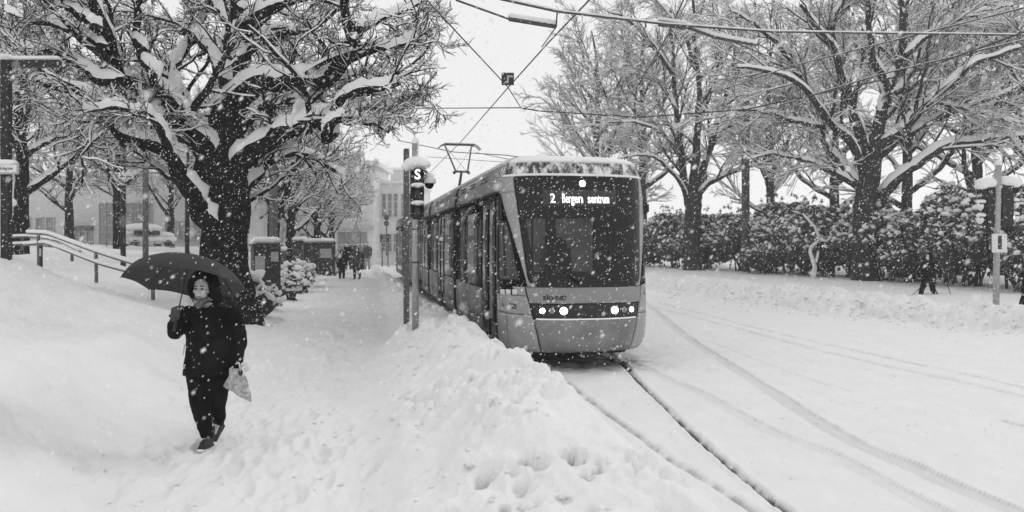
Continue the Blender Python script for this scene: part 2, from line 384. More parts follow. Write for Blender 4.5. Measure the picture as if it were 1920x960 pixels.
        z = z+roadm*(.03*fbm2(u*1.6, v*.35, 4, 91)+.012*fbm2(X*9, Y*6, 3, 93))
        near = Y < 60
        for L, wd, dp, sl in GLINES:
            d = line_dist(X, Y, L); rag = 1+(.25 if sl > .9 else .45)*fbm2(X*6, Y*6, 3, 101)
            g = np.exp(-(d/(wd*rag))**2); sh = np.exp(-((d-2.1*wd)/(wd*.8))**2)
            if sl in (.5001, .2801):      # flat pressed wheel band with crisp edges
                e_ = 1+.12*fbm2(X*5, Y*5, 2, 101); top = sstep(1.05, .9, d/(wd*e_)); ed = np.exp(-((d/(wd*e_)-1)/.22)**2)*np.clip(.6+1.6*fbm2(X*4, Y*4, 3, 9), 0, 1)
                bits = sstep(.42, .6, fbm2(X*16, Y*16, 3, 15))*sstep(1.6, .9, d/wd)*sstep(.1, .3, fbm2(X*.9, Y*.9, 2, 16))
                z = z-roadm*.018*top+roadm*.006*ed; slush_shade = np.maximum(slush_shade, roadm*(sl*.30*top+sl*.26*ed)); slush_shade = np.maximum(slush_shade, .7*sl/.5*roadm*bits); continue
            z = z-roadm*dp*g+roadm*dp*.45*sh*(.6+fbm2(X*9, Y*9, 3, 110))
            sp = np.clip(.75+1.3*fbm2(X*7+L[0][0], Y*7, 4, 120), 0, 1.2)
            slush_shade = np.maximum(slush_shade, roadm*sl*np.exp(-(d/(wd*.8*rag))**4)*sp)
        # darker, noise-mottled ground over the tram's footprint
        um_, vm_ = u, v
        slush_shade = np.maximum(slush_shade, .75*roadm*np.exp(-((um_-1.3)/1.4)**4)*sstep(-1.6, -.6, vm_)*sstep(34, 32, vm_)*np.clip(.7+1.5*fbm2(X*5, Y*5, 3, 130), 0, 1))
        sp2 = fbm2(X*13, Y*9, 3, 140)
        slush_shade = np.maximum(slush_shade, .55*sstep(.5, .62, sp2)*pathm*sstep(14, 6, Y))
        slush_shade = np.maximum(slush_shade, .3*sstep(.56, .7, sp2)*roadm)
    reg = np.zeros(z.shape, np.int8)            # 0 road 1 footpath 2 slope 3 bank 4 roadside bank 5 verge
    reg[u < -1.8] = 1; reg[(u < -4.8)] = 2; reg[(pl > .03) & (u > -3.2) & (u < 1.2)] = 3; reg[q > 0] = 4; reg[q > 3.7] = 5
    return z, slush_shade, reg
GLINES = [(smooth_line(g[0], 3), g[1], g[2], g[3]) for g in GW]
def hz(X, Y): return float(height(np.array([X]), np.array([Y]), False)[0][0])
def hzd(X, Y): return float(height(np.array([X]), np.array([Y]), True)[0][0])
def build_terrain():
    nc = 840
    a = np.linspace(-.84, .84, nc); yy = np.concatenate([np.geomspace(3.6, 13, 170), np.linspace(13.1, 32, 210), np.geomspace(32.3, 75, 60), np.geomspace(79, 2200, 34)]); nr = len(yy)
    A, Yg = np.meshgrid(a, yy); Xg = A*Yg
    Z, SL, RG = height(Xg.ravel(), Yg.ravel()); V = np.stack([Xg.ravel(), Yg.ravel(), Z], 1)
    idx = np.arange(nc*nr).reshape(nr, nc)
    Q = np.stack([idx[:-1, :-1], idx[:-1, 1:], idx[1:, 1:], idx[1:, :-1]], -1).reshape(-1, 4)
    # shared vertex normals so that the seams between regions do not show
    G = V.reshape(nr, nc, 3); du = np.gradient(G, axis=1); dv = np.gradient(G, axis=0); N = np.cross(du, dv).reshape(-1, 3); N /= np.linalg.norm(N, axis=1)[:, None]
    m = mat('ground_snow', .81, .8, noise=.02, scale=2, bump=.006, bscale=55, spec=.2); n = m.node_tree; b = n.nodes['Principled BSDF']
    at_ = n.nodes.new('ShaderNodeAttribute'); at_.attribute_name = 'slush_shade'
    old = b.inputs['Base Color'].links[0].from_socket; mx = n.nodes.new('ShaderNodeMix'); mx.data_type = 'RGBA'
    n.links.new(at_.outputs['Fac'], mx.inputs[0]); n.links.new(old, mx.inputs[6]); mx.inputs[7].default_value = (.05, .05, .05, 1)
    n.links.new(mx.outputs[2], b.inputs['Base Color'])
    fr = RG[Q[:, 0]]
    names = ['road', 'footpath', 'snowy_slope', 'snow_bank', 'roadside_snow_bank', 'verge']
    for k, nm in enumerate(names):
        q = Q[fr == k]; used, inv = np.unique(q, return_inverse=True)
        o = np_obj(nm, V[used], inv.reshape(-1, 4), m, smooth=True); me = o.data
        at2 = me.attributes.new('slush_shade', 'FLOAT', 'POINT'); at2.data.foreach_set('value', SL[used].astype(np.float32))
        me.normals_split_custom_set_from_vertices([tuple(x) for x in N[used]])
        tag(o, kind='structure')
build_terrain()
def crumbs():
    r = np.random.default_rng(5); P = []
    for k in range(1250):
        if k < 350: u = r.normal(-1.5, .75); v = -10+18*r.random(); x, y, _ = wpt(u, v)
        else: y = 13+22*r.random(); x = float(np.interp(y, REY, REX))+r.normal(.7, .7)
        if u < -3.2: continue
        P.append((x, y, r.uniform(.012, .03)*(2.2 if r.random() < .07 else 1)*(1.6 if k >= 350 else 1)))
    P = np.array(P); Z = height(P[:, 0], P[:, 1])[0]
    oc = np.array([[1,0,0],[0,1,0],[-1,0,0],[0,-1,0],[.2,.1,.8],[0,0,-.5],[.7,.7,.3],[-.7,-.6,.35]])
    V = np.stack([P[:, 0], P[:, 1], Z+P[:, 2]*.2], 1)[:, None]+oc[None, :6]*P[:, 2][:, None, None]*r.uniform(.6, 1.3, (len(P), 6, 3))
    T = np.array([[0,1,4],[1,2,4],[2,3,4],[3,0,4],[1,0,5],[2,1,5],[3,2,5],[0,3,5]]); Q = (T[None]+(np.arange(len(P))*6)[:, None, None]).reshape(-1, 3)
    tag(np_obj('snow_crumbs', V.reshape(-1, 3), Q, M['snow'], quad=False), 'small loose crumbs of shovelled snow scattered over the roadside banks', 'snow', kind='stuff')
crumbs()
for s_ in (.6075, 2.0425):            # tram rails under and behind the tram
    Bp = B(); 
    P = [wpt(s_, v, .0) for v in np.linspace(-1.2, 60, 30)]
    Bp.tube([(p.x, p.y, -.005) for p in P], [(.033, .02)]*len(P), 4, ref=(1, .2, 0)); o = Bp.obj('rail', M['darkmetal']); tag(o, kind='structure')
# rail bottoms shown in the two deep grooves ahead of the tram
for gi in (0,):
    L = GLINES[gi][0]; Bp = B(); Bp.tube([(p[0], p[1], -.06) for p in L], [(.03, .02)]*len(L), 4, ref=(1, .2, 0)); tag(Bp.obj('rail', M['darkmetal']), kind='structure')
# ------------------------------------------------------------------ tram
tram = thing('tram', 'grey articulated tram on route 2 with lit headlights, coming down the snowy street', 'tram', TC, TROT)
PR = np.array([(.30,.30,.14,1.20),(.42,.42,.05,1.27),(.62,.62,.01,1.30),(.85,.85,0,1.31),(1.1,1.1,0,1.31),(1.36,1.36,.03,1.31),(2.0,2.0,.15,1.31),(2.8,2.8,.33,1.30),
  (3.05,3.05,.39,1.285),(3.2,3.2,.43,1.27),(3.32,3.32,.47,1.25),(3.45,3.44,.54,1.19),(3.6,3.53,.68,1.07),(3.75,3.58,.95,.80),(3.9,3.60,1.25,.34)])
PRS = smooth_line(PR, 5)
def prof(t): return [float(np.interp(t, PRS[:, 0], PRS[:, i])) for i in (1, 2, 3)]
NE = 2.6
def surf(s, t):
    z, y0, W = prof(t); th = s*math.pi/2; D = 1.25-y0
    return Vector((W*math.copysign(abs(math.sin(th))**(2/NE), th), y0+D*(1-max(0, math.cos(th))**(2/NE)), z))
def surfn(s, t):
    e = 1e-3; s1 = max(-1, min(1, s)); a = surf(s1+e if s1 < .99 else s1, t)-surf(s1-e if s1 > -.99 else s1, t)
    b = surf(s1, min(t+.01, 3.9))-surf(s1, max(t-.01, .3))
    n_ = a.cross(b); 
    if n_.length < 1e-9: return Vector((0, -1, 0))
    n_.normalize(); return n_ if n_.dot(Vector((s*1.2, -1+abs(s)*.5, .05))) > 0 else -n_
MT = Matrix.Translation(TC) @ Matrix.Rotation(TROT, 4, 'Z')
_sg = np.linspace(-1, .3, 420); _tg = np.linspace(.3, 3.9, 360)
_G = []
for s_ in _sg:
    for t_ in _tg[::1]: pass
def _grid():
    z = np.interp(_tg, PRS[:, 0], PRS[:, 1]); y0 = np.interp(_tg, PRS[:, 0], PRS[:, 2]); W = np.interp(_tg, PRS[:, 0], PRS[:, 3])
    th = _sg*math.pi/2
    X = np.sign(th)[:, None]*(np.abs(np.sin(th))**(2/NE))[:, None]*W[None]; Yl = y0[None]+(1.25-y0)[None]*(1-np.cos(th)**(2/NE))[:, None]; Zl = np.broadcast_to(z[None], X.shape)
    c, s = math.cos(TROT), math.sin(TROT); wx = TC[0]+c*X-s*Yl; wy = TC[1]+s*X+c*Yl
    return 960+F*wx/wy, HY-F*(Zl-CH)/wy
_PX, _PY = _grid()
def inv(px, py):
    d = (_PX-px)**2+(_PY-py)**2; i = np.unravel_index(np.argmin(d), d.shape); return float(_sg[i[0]]), float(_tg[i[1]])
def tl(pts):   # traced edge -> s as a function of t
    q = sorted([inv(*p)[::-1] for p in pts]); t = [a[0] for a in q]; s = [a[1] for a in q]; return lambda x: float(np.interp(x, t, s))
def patch(name, t0, t1, fl, fr, m, off=0.0, nt=24, ns=20, thick=.02, parent=tram, mirror=False, smooth=True, ts=None):
    ts = ts if ts is not None else np.linspace(t0, t1, nt); V = []; n_s = ns
    sg = -1 if mirror else 1
    O = []; I = []
    for t in ts:
        a, b = (fl(t), fr(t))
        for k in range(n_s):
            s = (a+(b-a)*k/(n_s-1))*sg; p = surf(s, t); n_ = surfn(s, t); O.append(p+n_*off); I.append(p+n_*(off-thick))
    nn = len(O); V = O+I; Fc = []; R = len(ts)
    for i in range(R-1):
        for k in range(n_s-1):
            a = i*n_s+k; Fc.append((a, a+1, a+1+n_s, a+n_s)); 
    ring = [k for k in range(n_s)]+[i*n_s+n_s-1 for i in range(1, R)]+[(R-1)*n_s+k for k in range(n_s-2, -1, -1)]+[i*n_s for i in range(R-2, 0, -1)]
    for a, b in zip(ring, ring[1:]+ring[:1]): Fc.append((a, a+nn, b+nn, b))
    if mirror: Fc = [f[::-1] for f in Fc]
    o = mesh_obj(name, V, Fc, m, parent)
    if smooth:
        nf = (R-1)*(n_s-1); fl_ = [i < nf for i in range(len(Fc))]; o.data.polygons.foreach_set('use_smooth', fl_)
    return o
def warp_at(s0, t0, off, sg=1):
    e = .01; ds = (surf(s0+e, t0)-surf(s0-e, t0)).length/(2*e); dt = (surf(s0, t0+.01)-surf(s0, t0-.01)).length/.02
    def f(c):
        s = s0+c.x/ds; t = t0+c.y/dt; return surf(s, t)+surfn(s, t)*(off+c.z)
    return f
def disc(name, s0, t0, rx, ry, m, off, depth, parent=tram, n=20, dome=.0):
    wf = warp_at(s0, t0, off); V = [wf(Vector((0, 0, depth+dome)))]; Fc = []
    for j, (rr, d) in enumerate([(.6, depth+dome*.6), (1, depth), (1, -.01)]):
        for k in range(n): V.append(wf(Vector((rx*rr*math.cos(2*math.pi*k/n), ry*rr*math.sin(2*math.pi*k/n), d))))
    for k in range(n):
        k2 = (k+1) % n; Fc.append((0, 1+k, 1+k2))
        for j in (0, 1): Fc.append((1+j*n+k, 1+(j+1)*n+k, 1+(j+1)*n+k2, 1+j*n+k2))
    return mesh_obj(name, V, Fc, m, parent, smooth=True)
def surf_text(s, size, width, s0, t0, m, name, off, parent=tram, bold=0):
    o = text_mesh(s, size, m, name, parent, (0, 0, 0), (0, 0, 0), bold=bold)
    xs = [v.co.x for v in o.data.vertices]; k = width/(max(xs)-min(xs)); wf = warp_at(s0, t0, off)
    for v in o.data.vertices: v.co = wf(Vector((v.co.x*k, v.co.y, v.co.z+.002)))
    return o
seam = tl([(985,545),(993,572),(1001,602),(1008,630),(1014,658)])
wl0 = tl([(963,336),(968,370),(975,420),(982,470),(989,515),(993,540)])
pil = tl([(937,345),(942,372),(951,405),(959.6,432),(974,480),(988,530),(990,545)])
def one(x): return lambda t: x
T_WB, T_WT = 1.375, 3.22
def round_corner(f, t, r=.16, rs=.10):      # widen s inward near the bottom / top ends
    q = 0
    if t < T_WB+r: k = (T_WB+r-t)/r; q = rs*(1-math.sqrt(max(0, 1-k*k)))
    if t > T_WT-.06: k = (t-T_WT+.06)/.06; q = max(q, .03*(1-math.sqrt(max(0, 1-k*k))))
    return f(t)+q
wl = lambda t: round_corner(wl0, t)
tsw = np.concatenate([T_WB+.16*(1-np.cos(np.linspace(0, math.pi/2, 9))), np.linspace(T_WB+.17, T_WT-.07, 22), T_WT-.06+.06*np.sin(np.linspace(0, math.pi/2, 5))])
# lower nose and corner panels
patch('nose_panel', .30, .845, lambda t: seam(t)+.008, lambda t: -seam(t)-.008, M['tram_lower'], 0, 14, 30)
patch('nose_panel', 1.115, T_WB-.004, lambda t: seam(t)+.008, lambda t: -seam(t)-.008, M['tram'], 0, 8, 30)
patch('headlight_strip', .85, 1.11, lambda t: seam(t)+.006, lambda t: -seam(t)-.006, M['headlamp_housing'], -.012, 8, 30)
lb = patch('light_bar', .846, .868, lambda t: seam(t)+.03, lambda t: -seam(t)-.03, M['drl'], .006, 3, 30); 
for mir in (False, True):
    patch('corner_panel', .30, .915, one(-1), lambda t: seam(t)-.006, M['tram_light'], 0, 14, 18, mirror=mir)
    patch('corner_panel', .925, 1.225, one(-1), lambda t: seam(t)-.006, M['tram_light'], 0, 10, 18, mirror=mir)
    patch('corner_panel', 1.232, T_WB, lambda t: seam(t)-.10+.5*(1.232-t), lambda t: seam(t)-.006, M['tram_light'], 0, 8, 8, mirror=mir)
    patch('window_surround', 1.232, T_WB, one(-1), lambda t: seam(t)-.106+.5*(1.232-t), M['mask'], -.006, 6, 10, mirror=mir)
    patch('door_seal', .5, 1.22, one(-1), one(-.985), M['seam'], .004, 4, 3, mirror=mir)
    patch('window_pillar', T_WB+.004, 2.95, lambda t: pil(t)+.002, lambda t: wl(t)-.006, M['tram_light'], .01, 26, 8, mirror=mir)
    patch('window_pillar', 2.955, T_WT, one(-.93), lambda t: wl(t)-.006, M['tram_light'], .01, 8, 14, mirror=mir)
    # cab side window: black surround with the pane in it
    kx = tl([(948,408),(958,450),(968,500),(977,540)]); 
    patch('window_surround', T_WB, 1.47, one(-1), lambda t: pil(t)-.004, M['mask'], 0, 4, 14, mirror=mir)
    patch('window_surround', 1.47, 2.45, one(-1), one(-.955), M['mask'], 0, 8, 4, mirror=mir)
    patch('window_surround', 1.47, 2.45, lambda t: min(kx(t), pil(t)-.05), lambda t: pil(t)-.004, M['mask'], 0, 14, 8, mirror=mir)
    patch('window_surround', 2.45, 2.95, one(-1), lambda t: max(pil(t)-.004, -.99), M['mask'], 0, 8, 14, mirror=mir)
    patch('side_window', 1.47, 2.45, one(-.955), lambda t: min(kx(t), pil(t)-.05), M['pane'], -.004, 12, 8, mirror=mir)
    patch('gutter', 2.955, 2.985, one(-1), one(-.935), M['seam'], .02, 3, 6, mirror=mir)
    patch('cornice', 2.99, T_WT, one(-1), one(-.936), M['tram'], .004, 8, 6, mirror=mir)
# inner dark shell closes the gaps
patch('inner_shell', .32, 1.36, one(-1), one(1), M['seam'], -.05, 10, 40)
# windscreen
wsc = patch('windscreen', T_WB, T_WT, wl, lambda t: -wl(t), M['windscreen'], 0, 0, 44, .008, ts=tsw)
def mrow(t0, t1, fl, fr, nt=10): 
    return patch('glass_border', t0, t1, fl, fr, M['mask'], -.014, nt, 40 if fl(2) < -.3 and fr(2) > .3 else 6, .004)
mrow(2.5, T_WT, lambda t: wl(t), lambda t: -wl(t)); mrow(T_WB, 1.50, wl, lambda t: -wl(t), 8)
mrow(1.50, 2.5, lambda t: wl(t), lambda t: wl(t)+.075); mrow(1.50, 2.5, lambda t: -wl(t)-.05, lambda t: -wl(t))
patch('roof_front', T_WT+.004, 3.9, one(-1), one(1), M['dust_front'], .004, 18, 44)
patch('snow_cap', 3.47, 3.9, lambda t: -.8+.05*math.sin(t*9), lambda t: .85, M['snow'], .03, 12, 44, .04)
patch('snow_lip', T_WT+.0, T_WT+.035, one(-.85), one(.85), M['snow'], .02, 3, 60, .03)
# lamps
for s_, r_, lit in [((1017,582), .042, 1), ((1035,582), .036, 0), ((1057,582), .058, 1)]:
    a, t_ = inv(*s_)
    for sg in (1, -1):
        h = disc('headlight' if lit else 'indicator_lamp', a*sg, 1.0-.005, r_*1.25, r_*1.25, M['chrome'], -.008, .008)
        disc('lens', a*sg, .995, r_, r_, M['lamp_on'] if lit else M['lamp_off'], .002, .008, parent=h, dome=.012)
a, t_ = inv(1091, 345)
h = disc('roof_lamp', a, t_, .06, .06, M['chrome'], 0, .008); disc('lens', a, t_, .05, .05, M['lamp_on'], .004, .008, parent=h, dome=.01)
# destination display
a0, t0_ = inv(1022, 372); 
dd = patch('destination_display', t_-.38, t_-.11, one(inv(1018,372)[0]), lambda t: inv(1155,372)[0]+.0, mat('display_panel', .03, .3, noise=.1), .004, 6, 20, .012)
b0, tt = inv(1103, 373); surf_text('Bergen sentrum', .225, 1.04, b0, tt, M['led'], 'lettering', .008, dd, bold=.003)
b0, tt = inv(1036, 373); surf_text('2', .225, .085, b0, tt, M['led'], 'lettering', .008, dd, bold=.002)
# operator lettering, fleet number, small fittings
b0, tt = inv(1036, 558); surf_text('skyss', .125, .32, b0, tt, M['ink'], 'logo_lettering', .003, bold=.003)
b0, tt = inv(1058, 559); wf = warp_at(b0, tt, .004)
mesh_obj('logo_mark', [wf(Vector(p)) for p in [(-.035,.035,0),(-.012,.045,0),(0,.028,0),(.012,.045,0),(.035,.035,0),(.03,.005,0),(0,-.05,0),(-.03,.005,0)]], [tuple(range(8))], M['ink'], tram)
mesh_obj('logo_mark', [wf(Vector(p)) for p in [(-.018,.018,.003),(0,.008,.003),(.018,.018,.003),(0,-.012,.003)]], [(0,1,2,3)], M['white'], tram)
b0, tt = inv(962, 577); surf_text('225', .125, .19, b0, 1.045, M['ink'], 'fleet_number', .003, bold=.003)
b0, _ = inv(943.5, 577); disc('side_indicator', b0, 1.05, .055, .035, M['lamp_off'], 0, .012); 
b0, tt = inv(972, 610); disc('socket', b0, tt, .022, .05, M['black'], 0, .008)
b0, tt = inv(952, 625)
patch('hatch_seam', .34, .92, one(b0-.002), one(b0+.002), M['seam'], .002, 8, 3, .004)
for i, px in enumerate((942, 953, 965)):
    a, tt = inv(px-4.5, 547); b, _ = inv(px+4.5, 547)
    patch('sticker', tt-.045, tt+.045, one(a), one(b), M['white'], .004, 3, 5, .004)
# wiper
Wp = [surf(*inv(1089, 529))+Vector((0, -.04, 0)), surf(*inv(1050, 507))+Vector((0, -.06, 0)), surf(*inv(1016, 484))+Vector((0, -.05, 0))]
wo = B().tube(Wp, .014, 6).obj('wiper', M['seam'], tram)
B().tube([surf(*inv(1014, 483))+Vector((0, -.03, 0)), surf(*inv(1086, 533))+Vector((0, -.03, 0))], .01, 6).obj('wiper_blade', M['seam'], wo)
B().tube([surf(*inv(1014, 470))+Vector((0, -.03, 0)), surf(*inv(1014, 533))+Vector((0, -.03, 0))], .008, 6).obj('wiper', M['seam'], tram)
for sg in (1, -1):
    if sg > 0: B().box((sg*1.36, 1.05, 2.72), (.16, .12, .2), bev=.03).obj('side_camera', M['seam'], tram)
    B().ball((sg*1.3, 1.25, 2.3), (.04, .18, .5), 10, 10).obj('mirror', M['seam'], tram) if sg > 0 else None
# cab interior
B().box((0, 2.6, 1.85), (2.4, .05, 2.3)).obj('cab_wall', M['interior_dark'], tram)
for x, wd in ((-.52, .85), (.5, .75)): B().box((x, 2.55, 2.05), (wd, .03, 1.05), bev=.01).obj('cab_panel', M['interior'], tram)
for x in (-.82, -.62, -.36): B().box((x, 2.52, 2.05), (.03, .03, 1.05)).obj('cab_rail', M['interior_dark'], tram)
B().box((0, .95, 1.25), (2.0, .6, .3), bev=.08).obj('dashboard', M['interior_dark'], tram)
sb = B(); sb.box((.05, 1.85, 1.3), (.6, .55, .25), bev=.08); sb.box((.05, 2.1, 1.7), (.5, .18, .75), bev=.08); sb.box((.05, 2.12, 2.1), (.3, .12, .2), bev=.05); sb.obj('driver_seat', M['seam'], tram)
B().box((0, 1.6, .75), (2.3, 1.6, .1)).obj('cab_floor', M['interior_dark'], tram)
# long body: extruded from the same section
LEN = 34.3
def ext(name, y0, y1, t0, t1, off, m, sg, nt=8, thick=.03, parent=tram, ny=2):
    ts = np.linspace(t0, t1, nt); V = []; Fc = []
    for o_ in (off, off-thick):
        for y in np.linspace(y0, y1, ny):
            for t in ts:
                z, _, W = prof(t); e = .01; z2, _, W2 = prof(min(t+e, 3.9)); z1, _, W1 = prof(max(t-e, .3)); n_ = Vector((z2-z1, 0, -(W2-W1))).normalized()
                V.append(((W+n_.x*o_)*sg, y, z+n_.z*o_))
    k = nt; N = ny*nt
    for i in range(ny-1):
        for j in range(nt-1):
            a = i*k+j; Fc.append((a, a+1, a+1+k, a+k))
    ring = list(range(k))+[i*k+k-1 for i in range(1, ny)]+[(ny-1)*k+j for j in range(k-2, -1, -1)]+[i*k for i in range(ny-2, 0, -1)]
    nf = len(Fc)
    for a, b in zip(ring, ring[1:]+ring[:1]): Fc.append((a, a+N, b+N, b))
    o = mesh_obj(name, V, Fc, m, parent)
    bm = bmesh.new(); bm.from_mesh(o.data); bmesh.ops.recalc_face_normals(bm, faces=bm.faces); bm.to_mesh(o.data); bm.free()
    o.data.polygons.foreach_set('use_smooth', [i < nf for i in range(len(Fc))]); return o
J = [1.25, 6.75, 13.4, 20.0, 27.0, 34.3]
DOORS = [(1.27, 2.85), (9.0, 10.7), (15.9, 17.5), (22.6, 24.3), (31.6, 33.2)]
for sg in (-1, 1):
    for i in range(5):
        a, b = J[i]+(.18 if i else 0), J[i+1]-.18
        segs = []; x = a
        for d0, d1 in DOORS:
            if d0 >= a-.01 and d1 <= b+.01:
                if d0-x > .1: segs.append((x, d0))
                x = d1
                # door: frame, two leaves with panes
                dr = ext('door', d0+.02, d1-.02, .36, 2.93, -.03, M['seam'], sg)
                mid = (d0+d1)/2
                for u0, u1 in ((d0+.07, mid-.03), (mid+.03, d1-.07)):
                    lf = ext('door_leaf', u0, u1, .40, 2.82, -.012, M['mask'], sg, 4, parent=dr)
                    ext('door_window', u0+.09, u1-.09, .72, 2.70, -.004, M['sideglass'], sg, 6, .01, parent=dr)
        segs.append((x, b))
        for y0, y1 in segs:
            n_ = max(1, round((y1-y0)/1.5)); L = (y1-y0)/n_
            for k in range(n_):
                p0, p1 = y0+k*L+.006, y0+(k+1)*L-.006
                ext('lower_panel', p0, p1, .62, 1.20, 0, M['tram_lower'], sg, 5); ext('skirt_panel', p0, p1, .33, .605, 0, M['tram_lower'], sg, 5)
                w_ = ext('window', p0+.02, p1-.02, 1.24, 2.70, -.004, M['sideglass'], sg, 6)
            ext('window_band', y0, y1, 1.21, 2.94, -.012, M['mask'], sg, 6)
        ext('roof_side', a, b, 3.0, 3.9, .002, M['tram'], sg, 14)
        ext('gutter', a, b, 2.945, 2.985, .03, M['seam'], sg, 3, .05)
        ext('snow_cap', a, b, 3.48, 3.9, .05, M['snow'], sg, 8, .045, ny=3)
        if sg < 0:
            vb = B()
            for q in range(3):
                yv = a+1.2+q*1.5
                if yv+.9 > b: continue
                for r in range(2):
                    for k in range(5): 
                        t = 3.27+r*.07; z, _, W = prof(t); vb.box((-(W+.004), yv+k*.17, z), (.02, .12, .018))
            if vb.v: vb.obj('roof_vents', M['seam'], tram)
        if i and sg < 0:
            pass
    for j in J[1:-1]:
        bo = ext('bellows', j-.17, j+.17, .36, 3.9, -.05, M['bellows'], sg, 30, .05, ny=7)
        for v in bo.data.vertices:
            k = round((v.co.y-(j-.17))/.34*6)
            if k % 2: v.co.x *= .965
        for e in (-.165, .165): ext('bellows_frame', j+e-.02, j+e+.02, .36, 3.88, .012, M['seam'], sg, 24, .07)
for j0, j1 in zip(J[:-1], J[1:]):
    B().box((0, (j0+j1)/2, 3.59), (.70, j1-j0-.4, .02)).obj('roof', M['tram'], tram)
    s_ = B().box((0, (j0+j1)/2, 3.63), (.72, j1-j0-.42, .055)).obj('snow_cap', M['snow'], tram)
    B().box((0, (j0+j1)/2, .62), (2.45, j1-j0-.1, .08)).obj('floor', M['seam'], tram)
for k, yb in enumerate((3.9, 9.9, 16.7, 23.5, 30.5)):
    bg_ = B(); bg_.box((0, yb, .34), (2.2, 2.6, .3), bev=.04)
    bo = bg_.obj('bogie', M['seam'], tram)
    for xx in (-.72, .72):
        for yy in (-.85, .85):
            q = B(); q.lathe((xx, yb+yy, .32), [(.1, -.07), (.3, -.07), (.31, -.03), (.29, .06), (.1, .07)], 20, axis='X'); q.obj('wheel', M['darkmetal'], bo)
B().box((0, 1.5, .3), (1.9, 1.2, .2), bev=.04).obj('underframe', M['seam'], tram)
cp = B(); cp.box((0, .8, .24), (1.8, .10, .12), bev=.02); cp.obj('snow_guard', M['seam'], tram)
B().box((0, LEN-.15, 1.85), (2.5, .1, 3.1), bev=.03).obj('rear_wall', M['tram'], tram)
# pantograph
yb = 15.0; pb = B()
pb.box((0, yb, 3.72), (1.0, 1.4, .08), bev=.02); pb.box((0, yb+.6, 3.85), (.3, .3, .2), bev=.02)
pb.tube([(0, yb+.9, 3.8), (0, yb-.1, 4.62)], [.06, .045], 8); 
pg = pb.obj('pantograph', M['darkmetal'], tram)
q = B(); q.tube([(-.26, yb-.1, 4.64), (.26, yb-.1, 4.64)], .04, 8); q.ball((-.26, yb-.1, 4.60), .06); q.ball((.26, yb-.1, 4.60), .06)
q.tube([(-.2, yb-.1, 4.64), (-.52, yb+.5, 5.62)], [.032, .026], 8); q.tube([(.22, yb-.1, 4.64), (.45, yb+.5, 5.62)], [.032, .026], 8)
q.tube([(-.2, yb-.1, 4.64), (.46, yb+.5, 5.6)], .007, 5); q.tube([(.2, yb-.1, 4.64), (-.5, yb+.5, 5.6)], .007, 5)
q.obj('upper_arm', M['darkmetal'], pg)
q = B()
for dy in (-.15, .15):
    q.tube([(-.78, yb+.5+dy, 5.52), (-.66, yb+.5+dy, 5.63), (-.55, yb+.5+dy, 5.68), (.55, yb+.5+dy, 5.68), (.66, yb+.5+dy, 5.63), (.78, yb+.5+dy, 5.5)], .022, 6)
q.tube([(-.52, yb+.35, 5.64), (-.52, yb+.65, 5.64)], .02, 6); q.tube([(.52, yb+.35, 5.64), (.52, yb+.65, 5.64)], .02, 6)
q.obj('collector_head', M['darkmetal'], pg)
q = B(); q.box((0, yb+.35, 5.715), (1.1, .05, .025)); q.obj('snow_cap', M['snow'], pg)
# ------------------------------------------------------------------ tree growing
def norm(v): return v/(np.linalg.norm(v, axis=-1, keepdims=True)+1e-9)
def tubes(P, R, n):
    """P (N,k,3) R (N,k) -> verts, quads of open tubes"""
    N, k, _ = P.shape; T = np.empty_like(P); T[:, 1:-1] = P[:, 2:]-P[:, :-2]; T[:, 0] = P[:, 1]-P[:, 0]; T[:, -1] = P[:, -1]-P[:, -2]; T = norm(T)
    ref = np.zeros_like(T); ref[..., 0] = .31; ref[..., 1] = .52; ref[..., 2] = .2
    s = norm(np.cross(T, ref)); u = np.cross(s, T); a = np.arange(n)*2*np.pi/n
    V = P[:, :, None]+R[:, :, None, None]*(s[:, :, None]*np.cos(a)[None, None, :, None]+u[:, :, None]*np.sin(a)[None, None, :, None])
    base = (np.arange(N)*k*n)[:, None, None]+(np.arange(k-1)*n)[None, :, None]+np.arange(n)[None, None]
    nx = base-np.arange(n)+(np.arange(n)+1) % n
    Q = np.stack([base, nx, nx+n, base+n], -1).reshape(-1, 4)
    return V.reshape(-1, 3), Q
def snowcaps(P, R, depth, n=3, wk=.95, wmin=.01, rng=None, hk=1.0, thr=.1, sat=.72):
    """rounded ridge of snow lying on each branch; nothing on the upright ones"""
    N, k, _ = P.shape; T = np.empty_like(P); T[:, 1:-1] = P[:, 2:]-P[:, :-2]; T[:, 0] = P[:, 1]-P[:, 0]; T[:, -1] = P[:, -1]-P[:, -2]; T = norm(T)
    h = np.sqrt(np.clip(1-T[..., 2]**2, 0, 1)); h = np.clip((h-thr)/sat, 0, 1)
    s = np.cross(T, np.array([0, 0, 1.0])); s = norm(s); up = np.cross(s, T)
    jit = rng.uniform(.55, 1.35, (N, k)); jit[rng.random((N, k)) < .07] *= .25
    if n == 9: jit = rng.uniform(.82, 1.15, (N, k))
    if n == 9: h = h*np.interp(np.arange(k), [0, 1, 4], [0, .45, 1])[None]
    w = np.maximum(R*wk, wmin)*h; H = (depth+R*hk)*h*jit
    a = np.linspace(0, np.pi, n); off = np.stack([np.cos(a), np.sin(a)], 1)
    if n == 3: off = np.array([[1, 0], [0, 1], [-1, 0]], float)
    c = P+up*(R*.25)[..., None]
    V = c[:, :, None]+s[:, :, None]*(w[..., None]*off[:, 0])[..., None]+up[:, :, None]*(H[..., None]*off[:, 1])[..., None]
    base = (np.arange(N)*k*n)[:, None, None]+(np.arange(k-1)*n)[None, :, None]+np.arange(n-1)[None, None]
    Q = np.stack([base, base+1, base+1+n, base+n], -1).reshape(-1, 4)
    return V.reshape(-1, 3), Q
